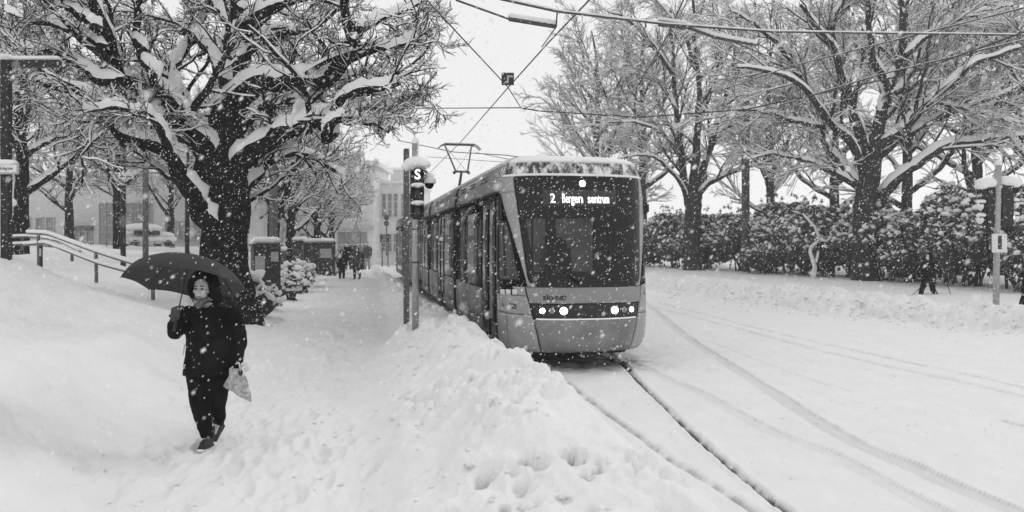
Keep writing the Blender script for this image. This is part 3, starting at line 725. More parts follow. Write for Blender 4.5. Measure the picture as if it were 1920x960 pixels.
def merge(parts):
    V = []; Q = []; n = 0
    for v, q in parts: V.append(v); Q.append(q+n); n += len(v)
    return np.vstack(V), np.vstack(Q)
def children(P, R, rng, nch, lf, ang, rf, k, trop=.1, wob=.25, tmin=.2, rmin=.006, rend=.35, lmin=0, droop=0, lclamp=9):
    N, kk, _ = P.shape; L = np.linalg.norm(np.diff(P, axis=1), axis=2).sum(1)
    idx = np.repeat(np.arange(N), nch); n = len(idx)
    t = tmin+(1-tmin)*((np.tile(np.arange(nch), N)+rng.uniform(0, 1, n))/nch); t = np.clip(t, 0, .999)
    f = t*(kk-1); i = f.astype(int); fr = (f-i)[:, None]
    p = P[idx, i]*(1-fr)+P[idx, i+1]*fr; r = R[idx, i]*(1-fr[:, 0])+R[idx, i+1]*fr[:, 0]; tg = norm(P[idx, i+1]-P[idx, i])
    pr = norm(np.cross(tg, rng.normal(size=(n, 3)))); A = rng.uniform(*ang, n)[:, None]
    d = tg*np.cos(A)+pr*np.sin(A); ln = np.clip(L[idx]*rng.uniform(*lf, n)*(1.15-.55*t), lmin, lclamp)
    rr = np.maximum(r*rng.uniform(rf*.8, rf*1.15, n), rmin)
    out = np.empty((n, k, 3)); out[:, 0] = p; st = (ln/(k-1))[:, None]
    for j in range(1, k):
        out[:, j] = out[:, j-1]+d*st
        d = d+rng.normal(size=(n, 3))*wob; d[:, 2] += trop-droop*j/(k-1); d = norm(d)
    RR = rr[:, None]*np.linspace(1, rend, k)[None]
    return out, RR
def limbs_from(px_list, base_Y):
    out = []
    for pts, dy, r0, r1 in px_list:
        n = len(pts); Q = [at(p[0], p[1], base_Y+dy*(i/(n-1))**1.2) for i, p in enumerate(pts)]
        out.append((np.array([tuple(q) for q in Q]), np.linspace(r0, r1, n)))
    return out
def resample(P, R, k):
    S_ = smooth_line(np.column_stack([P, R]), 6); d = np.concatenate([[0], np.cumsum(np.linalg.norm(np.diff(S_[:, :3], axis=0), axis=1))])
    t = np.linspace(0, d[-1], k); return np.stack([np.interp(t, d, S_[:, i]) for i in range(3)], 1), np.interp(t, d, S_[:, 3])
def hero_tree(name, label, trunk, limbs, spec, seed, base, m_bark, sdepth=(.09, .035, .022), group=None, knobs=0, dust=None):
    rng = np.random.default_rng(seed); o = thing(name, label, 'tree', base, 0, group); bx = np.array(base)
    tp, tr = resample(trunk[0], trunk[1], 22)
    def loc(V): return V-bx
    V, Q = tubes(tp[None], tr[None], 26); nn = V-np.repeat(tp, 26, 0)
    V = V+norm(nn)*(fbm3(V*np.array([2.6, 2.6, 1.1]), 3)*.30*np.repeat(tr, 26))[:, None]+norm(nn)*(fbm3(V*np.array([11, 11, 3.2]), 2)*.06)[:, None]
    to = np_obj('trunk', loc(V), Q, dust or m_bark, o, True)
    LP, LR = [], []
    for P, R in limbs:
        p, r = resample(P, R, 14); p[3:] += rng.normal(size=(11, 3))*np.linspace(.2, .6, 11)[:, None]*r[3:, None]*.9
        LP.append(p); LR.append(r)
        p2, r2 = resample(p, r, 34)
        V, Q = tubes(p2[None], r2[None], 12); nn = norm(V-np.repeat(p2, 12, 0)); V = V+nn*(fbm3(V*4.5, 3)*.5*np.repeat(r2, 12))[:, None]
        lo = np_obj('limb', loc(V), Q, m_bark, o, True)
        SV, SQ = snowcaps(p2[None], r2[None], sdepth[0], 9, 1.04, .02, rng, .85, .16, .3)
        SV = SV+fbm3(SV*6, 2)[:, None]*np.array([.0, 0, .07]); np_obj('snow', loc(SV), SQ, M['tree_snow'], lo, True)
    P = np.array(LP); R = np.array(LR); W = []; SN = []
    for li, sp in enumerate(spec):
        src = (P, R)
        P2, R2 = children(P, R, rng, **sp)
        if li == 0 and sp.get('tmin', 0) < .5: pass
        ns = 6 if li == 0 else (4 if li == 1 else 3)
        W.append(tubes(P2, R2, ns)); d = sdepth[1] if li < 2 else sdepth[2]
        SN.append(snowcaps(P2, R2, d, 4 if li < 2 else 3, 1.0, .0085 if li > 1 else .014, rng, 1.0))
        P, R = P2, R2
        if li == 0: w0, s0 = W[0], SN[0]
    V, Q = merge(W); c = np_obj('branches', loc(V), Q, M['twig'] if m_bark is M['bark'] else m_bark, o, False); c['kind'] = 'stuff'
    V, Q = merge(SN); s_ = np_obj('branch_snow', loc(V), Q, M['tree_snow'], o, False); s_['kind'] = 'stuff'
    return o
def auto_tree(name, label, loc, H, r0, seed, m_bark, nl=9, spread=(.35, .85), spec=None, fork=.3, parent=None, lean=(0, 0), limblen=.62, upt=.1, sdepth=(.05, .03, .02), group=None):
    rng = np.random.default_rng(seed)
    k = 8; tp = np.zeros((k, 3)); tp[:, 2] = np.linspace(-.3, H*.92, k); tp[:, 0] += np.linspace(0, lean[0], k)+rng.normal(0, .015*H, k)*np.linspace(0, 1, k); tp[:, 1] += np.linspace(0, lean[1], k)+rng.normal(0, .015*H, k)*np.linspace(0, 1, k)
    tr = r0*np.linspace(1.15, .15, k)**1.0
    lim = []
    for i in range(nl):
        t = fork+(.85-fork)*(i/nl)**.9; f = t*(k-1); j = int(f); p = tp[j]*(1-f+j)+tp[j+1]*(f-j); a = i*2.399+rng.uniform(-.4, .4); el = rng.uniform(*spread)
        d = np.array([math.cos(a)*math.sin(el), math.sin(a)*math.sin(el), math.cos(el)]); L = H*limblen*(1.1-t*.75)*rng.uniform(.8, 1.15); q = [p]; st = L/5
        for _ in range(5): q.append(q[-1]+d*st); d = d+rng.normal(0, .13, 3); d[2] += upt; d /= np.linalg.norm(d)
        rr = np.interp(t, np.linspace(0, 1, k), tr)*.62; lim.append((np.array(q), np.linspace(rr, rr*.2, 6)))
    base = np.array(loc)
    o = hero_tree(name, label, (tp+base, tr), [(a+base, b) for a, b in lim], spec, seed+1, tuple(loc), m_bark, sdepth, group)
    return o

# ------------------------------------------------------------------ big tree on the left
LY = 17.0
tb = at(424, 575, LY)
trunk = (np.array([tuple(at(*p, LY)) for p in [(430,640),(424,560),(420,500),(420,450),(424,400),(422,360),(412,318),(414,285),(424,262)]]), np.array([.80,.62,.54,.51,.49,.50,.52,.42,.25]))
LL = [
 ([(398,320),(388,285),(345,228),(300,185),(238,140),(205,90),(188,35),(170,-20)], -2.0, .36, .08),
 ([(408,445),(385,408),(360,368),(338,332),(318,298),(288,276),(240,262),(205,215),(178,185),(125,168),(70,150)], -2.4, .25, .05),
 ([(418,300),(425,240),(432,180),(440,120),(446,60),(455,-20)], .8, .40, .14),
 ([(428,250),(445,185),(480,158),(540,150),(605,152),(648,118),(662,75),(650,25),(655,-30)], -1.6, .30, .07),
 ([(430,345),(455,300),(495,268),(545,247),(600,225),(640,205),(655,180),(700,166),(755,158)], -2.6, .28, .05),
 ([(605,235),(625,245),(612,262),(622,235),(650,222),(690,228),(730,250)], -2.6, .16, .03),
 ([(432,170),(405,110),(370,70),(330,55),(285,40),(240,0)], 2.5, .2, .05),
 ([(300,188),(290,145),(262,95),(255,40),(270,-20)], -1.0, .15, .05),
 ([(345,230),(325,165),(335,110),(370,60),(390,0)], 1.5, .17, .05),
 ([(440,120),(480,80),(530,60),(590,50),(640,10)], 2.2, .18, .05),
 ([(446,80),(430,40),(400,10),(380,-30)], 1, .14, .05),
 ([(240,150),(190,150),(150,120),(100,100),(50,90),(0,60)], -1.5, .12, .03),
 ([(205,95),(160,70),(110,50),(60,40),(10,20)], 0, .11, .03),
 ([(640,210),(690,200),(740,205),(790,185)], -1, .08, .03),
 ([(655,110),(700,95),(750,85),(800,60)], -.5, .09, .03),
 ([(660,60),(710,40),(760,20),(800,0)], .8, .09, .03),
 ([(436,490),(450,430),(466,350),(500,310),(545,290),(600,300),(640,330)], 3.0, .20, .05),
 ([(420,280),(380,250),(350,200),(330,140),(300,100)], 3.2, .22, .05),
 ([(430,260),(470,210),(520,190),(570,190),(620,180)], 3.2, .2, .04),
 ([(318,292),(300,240),(270,215),(220,200),(160,205)], -2.6, .10, .03),
 ([(545,250),(560,215),(590,180),(640,150),(700,130)], 0.5, .1, .03),
 ([(285,160),(270,180),(283,215),(300,222)], -1.2, .17, .10),
 ([(440,60),(500,20),(560,0),(620,-30)], -1, .15, .05),
 ([(190,60),(140,20),(90,0),(40,-20)], -2, .1, .03),
]
offY = {1: -.6, 4: -.6}
LIMBS = []
for i, (pts, dy, r0, r1) in enumerate(LL):
    st = {1: -.45, 5: -1.7, 7: -1.3, 11: -1.6, 12: -1.8, 13: -2.2, 14: -1.2, 15: -1.4, 19: -1.6, 21: -1.1, 9: .6, 10: .5, 20: -1.2, 22: .6, 23: -1.8}.get(i, 0)
    n = len(pts); Q = [at(p[0], p[1], LY+st+(dy-st)*(j/(n-1))**1.1) for j, p in enumerate(pts)]
    LIMBS.append((np.array([tuple(q) for q in Q]), np.linspace(r0, r1, n)))
spec_left = [
 dict(nch=9, lf=(.22, .55), ang=(.45, 1.2), rf=.38, k=8, trop=.02, wob=.24, tmin=.28, rmin=.022, rend=.4, lmin=.8, lclamp=2.6),
 dict(nch=7, lf=(.3, .65), ang=(.4, 1.1), rf=.5, k=6, trop=.03, wob=.26, tmin=.15, rmin=.012, rend=.5, lmin=.35, lclamp=1.4),
 dict(nch=5, lf=(.4, .85), ang=(.35, 1.0), rf=.6, k=5, trop=.08, wob=.26, tmin=.15, rmin=.0085, rend=.6, lmin=.25, lclamp=.9),
]
hero_tree('chestnut_tree', 'huge dark gnarled tree with thick snow-laden limbs, beside the woman with the umbrella', trunk, LIMBS, spec_left, 5, tuple(tb), M['bark'], (.13, .024, .005), dust=None)

# ------------------------------------------------------------------ big tree on the right and the ones beside it
def px_tree(name, label, Y, trunkpts, trad, limbs, spec, seed, m_, sd):
    tr_ = (np.array([tuple(at(*p, Y)) for p in trunkpts]), np.array(trad)); L = []
    for pts, dy, r0, r1 in limbs:
        n = len(pts); L.append((np.array([tuple(at(p[0], p[1], Y+dy*(j/(n-1)))) for j, p in enumerate(pts)]), np.linspace(r0, r1, n)))
    return hero_tree(name, label, tr_, L, spec, seed, tuple(at(*trunkpts[1], Y)), m_, sd)
spec_right = [
 dict(nch=8, lf=(.25, .55), ang=(.35, .9), rf=.42, k=6, trop=.04, wob=.13, tmin=.15, rmin=.03, rend=.4, lmin=1.2, lclamp=4.5),
 dict(nch=6, lf=(.35, .7), ang=(.35, .85), rf=.5, k=5, trop=.02, wob=.14, tmin=.15, rmin=.017, rend=.45, lmin=.8, lclamp=2.4),
 dict(nch=6, lf=(.5, .8), ang=(.3, .75), rf=.6, k=4, trop=.0, wob=.13, tmin=.15, rmin=.012, rend=.6, lmin=.6, lclamp=1.7),
]
px_tree('bare_tree', 'broad snow-covered bare tree with a thick straight trunk, right of the white sapling', 36,
 [(1622,540),(1622,525),(1621,470),(1622,410),(1626,350),(1632,300),(1640,270)], [.66,.6,.52,.5,.5,.46,.3],
 [([(1632,300),(1650,230),(1668,170),(1690,110),(1692,50),(1690,-20)], 1, .34, .12),
  ([(1628,300),(1606,230),(1588,170),(1570,110),(1540,60),(1500,10)], -2, .26, .07),
  ([(1620,320),(1592,262),(1560,235),(1528,190),(1485,150),(1430,130),(1380,128)], -3, .22, .05),
  ([(1616,350),(1590,320),(1560,285),(1540,240),(1535,190)], 2, .2, .05),
  ([(1640,280),(1700,235),(1742,188),(1800,140),(1850,110),(1920,90)], -2, .26, .08),
  ([(1645,385),(1668,350),(1700,318),(1760,283),(1830,263),(1920,256),(2000,250)], -2, .30, .12),
  ([(1640,300),(1685,262),(1760,220),(1850,185),(1905,165)], 1, .22, .06),
  ([(1608,350),(1565,325),(1510,300),(1450,290),(1400,300)], -1, .16, .03),
  ([(1660,190),(1700,150),(1730,90),(1760,30),(1770,-30)], 3, .2, .06),
  ([(1570,110),(1560,60),(1580,0),(1590,-40)], -1, .14, .06),
  ([(1668,170),(1640,110),(1630,50),(1620,-20)], -1, .2, .08),
  ([(1545,240),(1480,225),(1410,205),(1360,215)], -2, .12, .03),
  ([(1742,188),(1790,200),(1850,215),(1910,230)], -2, .12, .03),
  ([(1690,110),(1750,60),(1820,30),(1900,10)], 0, .15, .05),
  ([(1520,180),(1470,100),(1420,50),(1370,20)], -2, .14, .04)], spec_right, 31, M['bark2'], (.12, .045, .03))
px_tree('bare_tree', 'snow-covered bare tree with several upright stems, behind the hedge just right of the tram', 50,
 [(1298,515),(1298,500),(1297,450),(1298,410),(1300,380),(1300,362)], [.66,.56,.5,.5,.52,.35],
 [([(1292,385),(1282,330),(1278,280),(1268,200),(1262,100),(1255,20)], 1, .3, .08),
  ([(1300,380),(1300,330),(1308,260),(1312,180),(1303,100),(1300,0)], -1, .34, .08),
  ([(1306,380),(1320,310),(1338,255),(1355,200),(1372,140),(1380,80)], 1, .28, .07),
  ([(1306,370),(1330,345),(1375,322),(1420,308),(1450,300)], -2, .2, .04),
  ([(1294,380),(1270,335),(1235,300),(1200,290),(1160,300)], -1, .16, .04),
  ([(1262,140),(1220,80),(1180,40),(1140,20)], -1, .16, .04), ([(1310,230),(1340,150),(1350,80),(1345,10)], 2, .16, .05),
  ([(1270,210),(1240,160),(1200,130),(1160,120)], 2, .14, .04), ([(1355,200),(1400,170),(1440,150)], 1, .14, .04),
  ([(1280,300),(1240,250),(1190,230),(1140,230)], -2, .14, .04), ([(1340,250),(1390,230),(1430,240)], -1, .12, .03),
  ([(1300,120),(1280,60),(1230,0)], 1, .15, .05), ([(1312,150),(1370,90),(1420,30)], 1, .14, .04)], spec_right, 47, M['bark2'], (.10, .05, .038))
spec_fine = [
 dict(nch=8, lf=(.3, .55), ang=(.4, .8), rf=.42, k=6, trop=.05, wob=.1, tmin=.12, rmin=.035, rend=.4, lmin=1.0, lclamp=4),
 dict(nch=5, lf=(.35, .7), ang=(.35, .8), rf=.5, k=4, trop=.04, wob=.12, tmin=.15, rmin=.02, rend=.5, lmin=.8, lclamp=2.2),
 dict(nch=4, lf=(.4, .7), ang=(.35, .8), rf=.6, k=3, trop=.02, wob=.12, tmin=.15, rmin=.014, rend=.6, lmin=.5, lclamp=1.1)]
def gz(x, y): return hz(x, y)
fx, fy = (1118-960)/F*66, 66
fine = auto_tree('bare_tree', 'pale finely branched tree, leftmost of the trees seen above the tram roof', (fx, fy, .5), 22, .38, 71, M['bark2'], nl=17, spread=(.55, 1.15), spec=spec_fine, fork=.22, limblen=.50, upt=.13, sdepth=(.06, .05, .045))
G = 'bare trees beyond the hedge'
for px, Y, s, rz, lb in [(1205, 62, 1.0, 1.3, 'tall pale bare tree directly above the right end of the tram roof'), (1445, 54, .85, 2.2, 'slender bare tree behind the hedge, right of the utility pole'),
                     (1565, 55, .95, .4, 'bare tree standing behind the broad tree, to the left of its trunk'), (1700, 46, .9, 3.1, 'bare tree close behind the broad tree, right of its trunk'), (1830, 44, .9, 4.0, 'bare tree behind the hedge next to the pole with the number 1'), (1950, 40, .9, 5.0, 'bare tree behind the hedge, cut by the right picture edge')]:
    c = copy_tree(fine); c.location = ((px-960)/F*Y, Y, .4); c.scale = (s, s, s); c.rotation_euler.z = rz; tag(c, lb, group=G)
fine['group'] = G
# background trees on the left, contorted crowns
spec_bg = [
 dict(nch=8, lf=(.3, .6), ang=(.5, 1.1), rf=.42, k=6, trop=.03, wob=.26, tmin=.15, rmin=.03, rend=.4, lmin=1.0, lclamp=3.2),
 dict(nch=6, lf=(.3, .7), ang=(.4, 1.1), rf=.5, k=5, trop=.02, wob=.3, tmin=.15, rmin=.016, rend=.5, lmin=.6, lclamp=1.6),
 dict(nch=5, lf=(.35, .7), ang=(.4, 1.0), rf=.6, k=4, trop=.05, wob=.3, tmin=.15, rmin=.011, rend=.6, lmin=.3, lclamp=.8)]
bgt = auto_tree('park_tree', 'bare tree with a snow-topped arching crown, on the left behind the handrail', (0, 0, 0), 9.5, .26, 83, M['bark'], nl=14, spread=(.5, .95), spec=spec_bg, fork=.27, limblen=.58, upt=.06, sdepth=(.08, .03, .016))
G2 = 'bare trees in the square and along the path'
spots = [(40, 27, 1.0, .3, (.1, 0), 'bare tree right behind the post with the arm at the left picture edge'),
 (222, 40, 1.05, 2.0, 0, 'bare forked tree beyond the handrail, in front of the pale building'), (130, 50, 1.1, 3.3, 0, 'bare tree far behind the handrail, left of the forked tree'),
 (405, 45, 1.0, 1.1, 0, 'small bare tree in front of the glazed facade, near the snowed-in van'), (320, 52, .95, 4.4, 0, 'bare tree far back just left of the huge dark trunk'),
 (512, 30, 1.05, 5.2, 0, 'dark tree trunk right behind the first utility cabinet'), (545, 38, 1.0, .8, 0, 'bare tree at the corner of the low stone wall beside the path'),
 (596, 47, 1.0, 2.6, 0, 'bare tree behind the low stone wall beside the path'), (622, 54, 1.0, 3.9, 0, 'bare tree farthest down the path, near the white building'),
 (-60, 36, 1.1, 1.9, 0, 'bare tree cut off by the left picture edge'), (470, 60, 1.1, .2, 0, 'bare tree in the far park behind the huge trunk')]
for i, (px, Y, s, rz, ln, lb) in enumerate(spots):
    x = (px-960)/F*Y; c = bgt if i == 0 else copy_tree(bgt); c.location = (x, Y, hz(x, Y)-.05); c.scale = (s, s, s*(1.0 if i < 5 else .95)); c.rotation_euler.z = rz; tag(c, lb, group=G2)
# ------------------------------------------------------------------ rhododendron hedge on the right, small shrubs on the left
def leaf_cloud(rng, C, D, nl, L, W, droop):
    """nl narrow leaves hanging round each clump centre C, axis D"""
    n = len(C); a = rng.uniform(0, 2*np.pi, (n, nl)); dr = rng.uniform(.3, 1.0, (n, nl))*droop
    d = np.stack([np.cos(a)*np.cos(dr), np.sin(a)*np.cos(dr), -np.sin(dr)], -1)+D[:, None]*.25; d = norm(d)
    s = norm(np.cross(d, np.array([0, 0, 1.0]))); l = (L*rng.uniform(.7, 1.2, (n, nl)))[..., None]; w_ = (W*rng.uniform(.8, 1.2, (n, nl)))[..., None]
    c = C[:, None]; up = np.cross(s, d)
    V = np.stack([c+d*.01, c+d*l*.45+s*w_-up*.01, c+d*l-np.array([0, 0, .02]), c+d*l*.45-s*w_-up*.01], 2).reshape(-1, 3)
    return V, np.arange(len(V)).reshape(-1, 4)
def lump_mesh(rng, C, rx, rz, n=6):
    """flattened faceted snow pads (n-sided, two rings and a top)"""
    N = len(C); a = np.arange(n)*2*np.pi/n; V = []
    rr = rx*rng.uniform(.55, 1.35, (N, n))*rng.uniform(.6, 1.35, (N, 1)); z0 = rz*rng.uniform(.6, 1.5, N); sl = rng.normal(0, .3, (N, 2))
    for k, (f, h) in enumerate([(.55, -.25), (1.0, .12), (.72, .75)]):
        r = rr*f*rng.uniform(.88, 1.12, (N, n)); V.append(np.stack([C[:, :1]+r*np.cos(a), C[:, 1:2]+r*np.sin(a), C[:, 2:]+(z0*h)[:, None]+r*(sl[:, :1]*np.cos(a)+sl[:, 1:]*np.sin(a))], -1))
    V.append(np.stack([C[:, 0], C[:, 1], C[:, 2]+z0*1.0], -1)[:, None].repeat(1, 1))
    V = np.concatenate(V, 1); m_ = V.shape[1]; b = (np.arange(N)*m_)[:, None]; k = np.arange(n)[None]; k2 = (k+1) % n
    Q = np.concatenate([np.stack([b+k+n*j, b+k2+n*j, b+k2+n*(j+1), b+k+n*(j+1)], -1).reshape(-1, 4) for j in (0, 1)])
    T = np.stack([b+k+2*n, b+k2+2*n, b+3*n+0*k, b+3*n+0*k], -1).reshape(-1, 4)
    return V.reshape(-1, 3), Q, T[:, :3]
def lumps_obj(name, parts, m, parent):
    V = []; F_ = []; n = 0
    for v, q, t in parts:
        V.append(v); F_ += [tuple(x) for x in (q+n).tolist()]+[tuple(x) for x in (t+n).tolist()]; n += len(v)
    o = mesh_obj(name, np.vstack(V), F_, m, parent, True); return o
def bush(name, seed, R=(1.9, 1.6, 3.7), nb=115, per=13, L=.19, W=.034, pad=.085, snow_p=.8):
    rng = np.random.default_rng(seed); o = thing(name, None, 'bush')
    # clumpy outline: several overlapping mounds
    mound = np.array([[rng.uniform(-R[0], R[0])*.6, rng.uniform(-R[1], R[1])*.45, rng.uniform(.25, .7)*R[2]] for _ in range(9)]); mr = rng.uniform(.38, .58, 9)*R[0]
    C = []
    while len(C) < nb*per:
        i = rng.integers(0, 9); d = norm(rng.normal(size=3)); d[2] = abs(d[2])*.9-.25 if rng.random() < .85 else d[2]
        p = mound[i]+d*mr[i]*rng.uniform(.82, 1.08)*np.array([1, 1, 1.1]); p[2] = min(p[2], R[2]*rng.uniform(.93, 1.02))
        if p[2] < .12: p[2] = rng.uniform(.12, .8)
        if any((((p-mound[j])/mr[j])**2).sum() < .45 for j in range(9) if j != i): continue
        C.append(p)
    C = np.array(C); D = norm(C-mound.mean(0)); 
    V, Q = leaf_cloud(rng, C, D, 9, L, W, 1.15)
    lo = np_obj('leaves', V, Q, M['leaf'], o); lo['kind'] = 'stuff'
    # dark woody core so that light does not shine straight through
    b = B(); 
    for m0, r0 in zip(mound, mr): b.ball(m0-np.array([0, 0, .05]), (r0*.72, r0*.72, r0*.8), 9, 7)
    for k in range(5): b.tube([(rng.uniform(-.5, .5), rng.uniform(-.4, .4), -.1), tuple(mound[k])], [.06, .03], 5)
    b.obj('inner_branches', M['leaf_core'], o)
    up = D[:, 2] > -.35; sel = up & (rng.random(len(C)) < snow_p)
    Cs = C[sel]+np.array([0, 0, .025]); big = rng.random(len(Cs)) < .16
    parts = [lump_mesh(rng, Cs[~big], pad*.62, pad*.42), lump_mesh(rng, Cs[big], pad*1.7, pad*1.1)]
    so = lumps_obj('snow_pads', parts, M['tree_snow'], o); so['kind'] = 'stuff'
    return o
M['leaf_core'] = mat('bush_core', .04, .9, noise=.3)
prot = [bush('rhododendron', 201), bush('rhododendron', 202, R=(2.1, 1.6, 3.9)), bush('rhododendron', 203, R=(1.7, 1.7, 3.4))]
hl = [(1180, 62, 1.0), (1232, 58, 1.0), (1262, 55, .96), (1330, 51, .92), (1385, 47.5, .9), (1440, 44.5, .92), (1500, 42, .95), (1555, 40, .93), (1600, 38.5, .9), (1668, 36.5, .93), (1725, 34.5, .9), (1778, 32.6, .9), (1838, 30.8, .92), (1900, 29, .92), (1965, 27.5, .95), (1300, 56.5, 1.15), (1480, 46.5, 1.05), (1640, 41.5, 1.0), (1800, 36, 1.05)]
hlab = ['hidden mostly by the tram, first bush of the hedge', 'bush of the snowy hedge directly right of the tram', 'bush left of the multi-stemmed tree, second from the tram', 'bush right of the multi-stemmed tree', 'bush directly below the dark utility pole', 'rounded snow-padded bush just right of the utility pole', 'bush left of the small white-stemmed sapling', 'bush behind the small white-stemmed sapling', 'bush left against the broad trunk', 'bush right against the broad trunk', 'bush behind the walker with the poles, on the left', 'bush behind the walker with the poles, on the right', 'bush below the right traffic signal', 'bush right of the pole with the number 1', 'last bush of the hedge at the right picture edge', 'taller bush showing above the others behind the multi-stemmed tree', 'taller bush behind the hedge, left of the sapling', 'taller bush directly behind the broad trunk', 'taller bush behind the hedge, left of the right traffic signal']
used = [0, 0, 0]
for i, (px, Y, s) in enumerate(hl):
    k = (i*2+i//3) % 3; x = (px-960)/F*Y; o = prot[k] if not used[k] else copy_tree(prot[k]); used[k] = 1
    o.location = (x, Y, hz(x, Y)-.08); o.rotation_euler.z = i*2.1; o.scale = (s*1.15, s*1.15, s*1.32); tag(o, 'snow-covered evergreen bush: '+hlab[i], 'bush', 'evergreen bushes of the hedge')
sm = bush('shrub', 211, R=(.75, .7, .95), nb=40, per=9, L=.09, W=.02, pad=.09, snow_p=.98)
for i, (px, py, Y, s, lb) in enumerate([(452, 548, 18.5, 1.0, 'snow-loaded shrub beside the huge trunk, left of the first utility cabinet'), (556, 514, 29, 1.15, 'rounded snowy shrub right of the first utility cabinet'), (532, 518, 25, .85, 'small snowy shrub tight behind the first utility cabinet'), (610, 492, 45, 1.0, 'snowy shrub at the far end of the low stone wall')]):
    x = (px-960)/F*Y; o = sm if i == 0 else copy_tree(sm); o.location = (x, Y, hz(x, Y)-.03); o.scale = (s, s, s); o.rotation_euler.z = i*1.7; tag(o, lb, 'shrub', 'low snowy shrubs along the path')
# small white-stemmed sapling
rng = np.random.default_rng(9); Ys = 38.0
o = thing('sapling', 'small twisted sapling plastered white with snow, in front of the hedge', 'tree', tuple(at(1525, 521, Ys)))
def lp(pts): return [at(*p, Ys)-Vector(o.location) for p in pts]
B().tube(lp([(1524,524),(1528,500),(1523,485),(1519,472),(1521,462)]), [.16,.11,.10,.09,.08], 10).obj('trunk', M['tree_snow'], o, True)
for pts in ([(1529,492),(1533,480),(1534,470)], [(1521,463),(1530,455),(1537,448)], [(1537,448),(1550,452),(1562,440),(1572,430)], [(1537,448),(1528,425),(1512,408),(1505,400)]):
    B().tube(lp(pts), [.09]+[.07]*(len(pts)-2)+[.04], 8).obj('limb', M['tree_snow'], o, True)

# ------------------------------------------------------------------ posts, signals, signs
def post(name, label, cat, px, py, Y, top, r, m, n=14, sides=None, bury=.3):
    p = at(px, py, Y); o = thing(name, label, cat, tuple(p)); h = (p.z-(CH-(top-HY)/F*Y))*-1; b = B()
    if sides: b.box((0, 0, (h-bury)/2), (r*2, r*2, h+bury), bev=.01, rz=.2)
    else: b.tube([(0, 0, -bury), (0, 0, h*.5), (0, 0, h)], r, n)
    b.obj('post', m, o, not sides); return o, h
# left post with arm
o, h = post('arm_post', 'thick dark post with a long horizontal arm at the left picture edge', 'post', 12, 484, 13.2, 112, .07, M['black'], sides=4)
B().box((.45, 0, h-.07), (1.0, .12, .12), bev=.01).obj('arm', M['black'], o); B().box((-.1, 0, h+.04), (.45, .25, .10), bev=.04).obj('snow', M['snow'], o, True)
sc = B(); sc.box((.45, 0, h+.02), (1.0, .15, .08), bev=.03); sc.obj('snow', M['snow'], o, True)
sg_ = thing('street_sign', 'pale street name sign fixed to the thick post at the left picture edge', 'sign', tuple(at(8, 316, 13.08)))
B().box((0, 0, 0), (.52, .03, .20), bev=.008).obj('plate', M['signgrey'], sg_); B().box((0, -.018, 0), (.45, .006, .13)).obj('panel', M['white'], sg_)
text_mesh('Nygårdsgaten', .075, M['ink'], 'lettering', sg_, (0, -.023, 0), (math.pi/2, 0, 0), sx=.8)
q = B(); q.ball((0, 0, .11), (.25, .07, .05), 12, 6); q.obj('snow', M['snow'], sg_, True)
bn = thing('snow_ball_lamp', 'round lantern capped with snow behind the left post', 'lamp', tuple(at(14, 385, 22)))
B().ball((0, 0, -.1), (.16, .16, .2), 14, 10).obj('shade', M['signgrey'], bn, True); B().ball((.0, 0, .08), (.24, .24, .16), 14, 8).obj('snow', M['snow'], bn, True)
B().tube([(0, 0, -.2), (0, 0, -1.9)], .03, 8).obj('stem', M['black'], bn)
# name sign post
o, h = post('sign_post', 'slim dark post carrying the street name sign in the square', 'post', 231, 494, 24, 262, .08, M['black'])
sg_ = thing('street_sign', 'white street name sign reading Kim Frieles plass', 'sign', tuple(at(228, 331, 23.9)))
B().box((0, 0, 0), (.80, .03, .17), bev=.008).obj('plate', M['white'], sg_)
fr = B(); 
for zz in (-.075, .075): fr.box((0, -.017, zz), (.78, .004, .008))
for xx in (-.386, .386): fr.box((xx, -.017, 0), (.008, .004, .158))
fr.obj('border', M['ink'], sg_)
t_ = text_mesh('Kim Frieles plass', .115, M['ink'], 'lettering', sg_, (0, -.019, 0), (math.pi/2, 0, 0), bold=.002); 
xs = [v.co.x for v in t_.data.vertices]; k = .68/(max(xs)-min(xs))
for v in t_.data.vertices: v.co.x *= k
B().ball((0, 0, .10), (.38, .05, .035), 14, 6).obj('snow', M['snow'], sg_, True)
post('lamp_post', 'tall grey round post standing behind the street name sign', 'post', 273, 487, 27, 208, .10, M['pole'])
post('slim_post', 'thin dark post just left of the huge trunk', 'post', 351, 476, 30, 285, .085, M['black'])
o, h = post('utility_pole', 'thick dark pole standing behind the first utility cabinet', 'pole', 513, 470, 27, 230, .15, M['pole'])
# right utility pole
o, h = post('utility_pole', 'dark round utility pole rising from the hedge between two trees', 'pole', 1398, 500, 44, 190, .23, M['dust_pole'])
B().ball((0, 0, h+.02), (.24, .24, .12), 12, 6).obj('snow', M['snow'], o, True)
for zz in (.35, .6, .62): B().tube([(0, 0, h*zz-.04), (0, 0, h*zz+.04)], .25, 14).obj('band', M['darkmetal'], o)
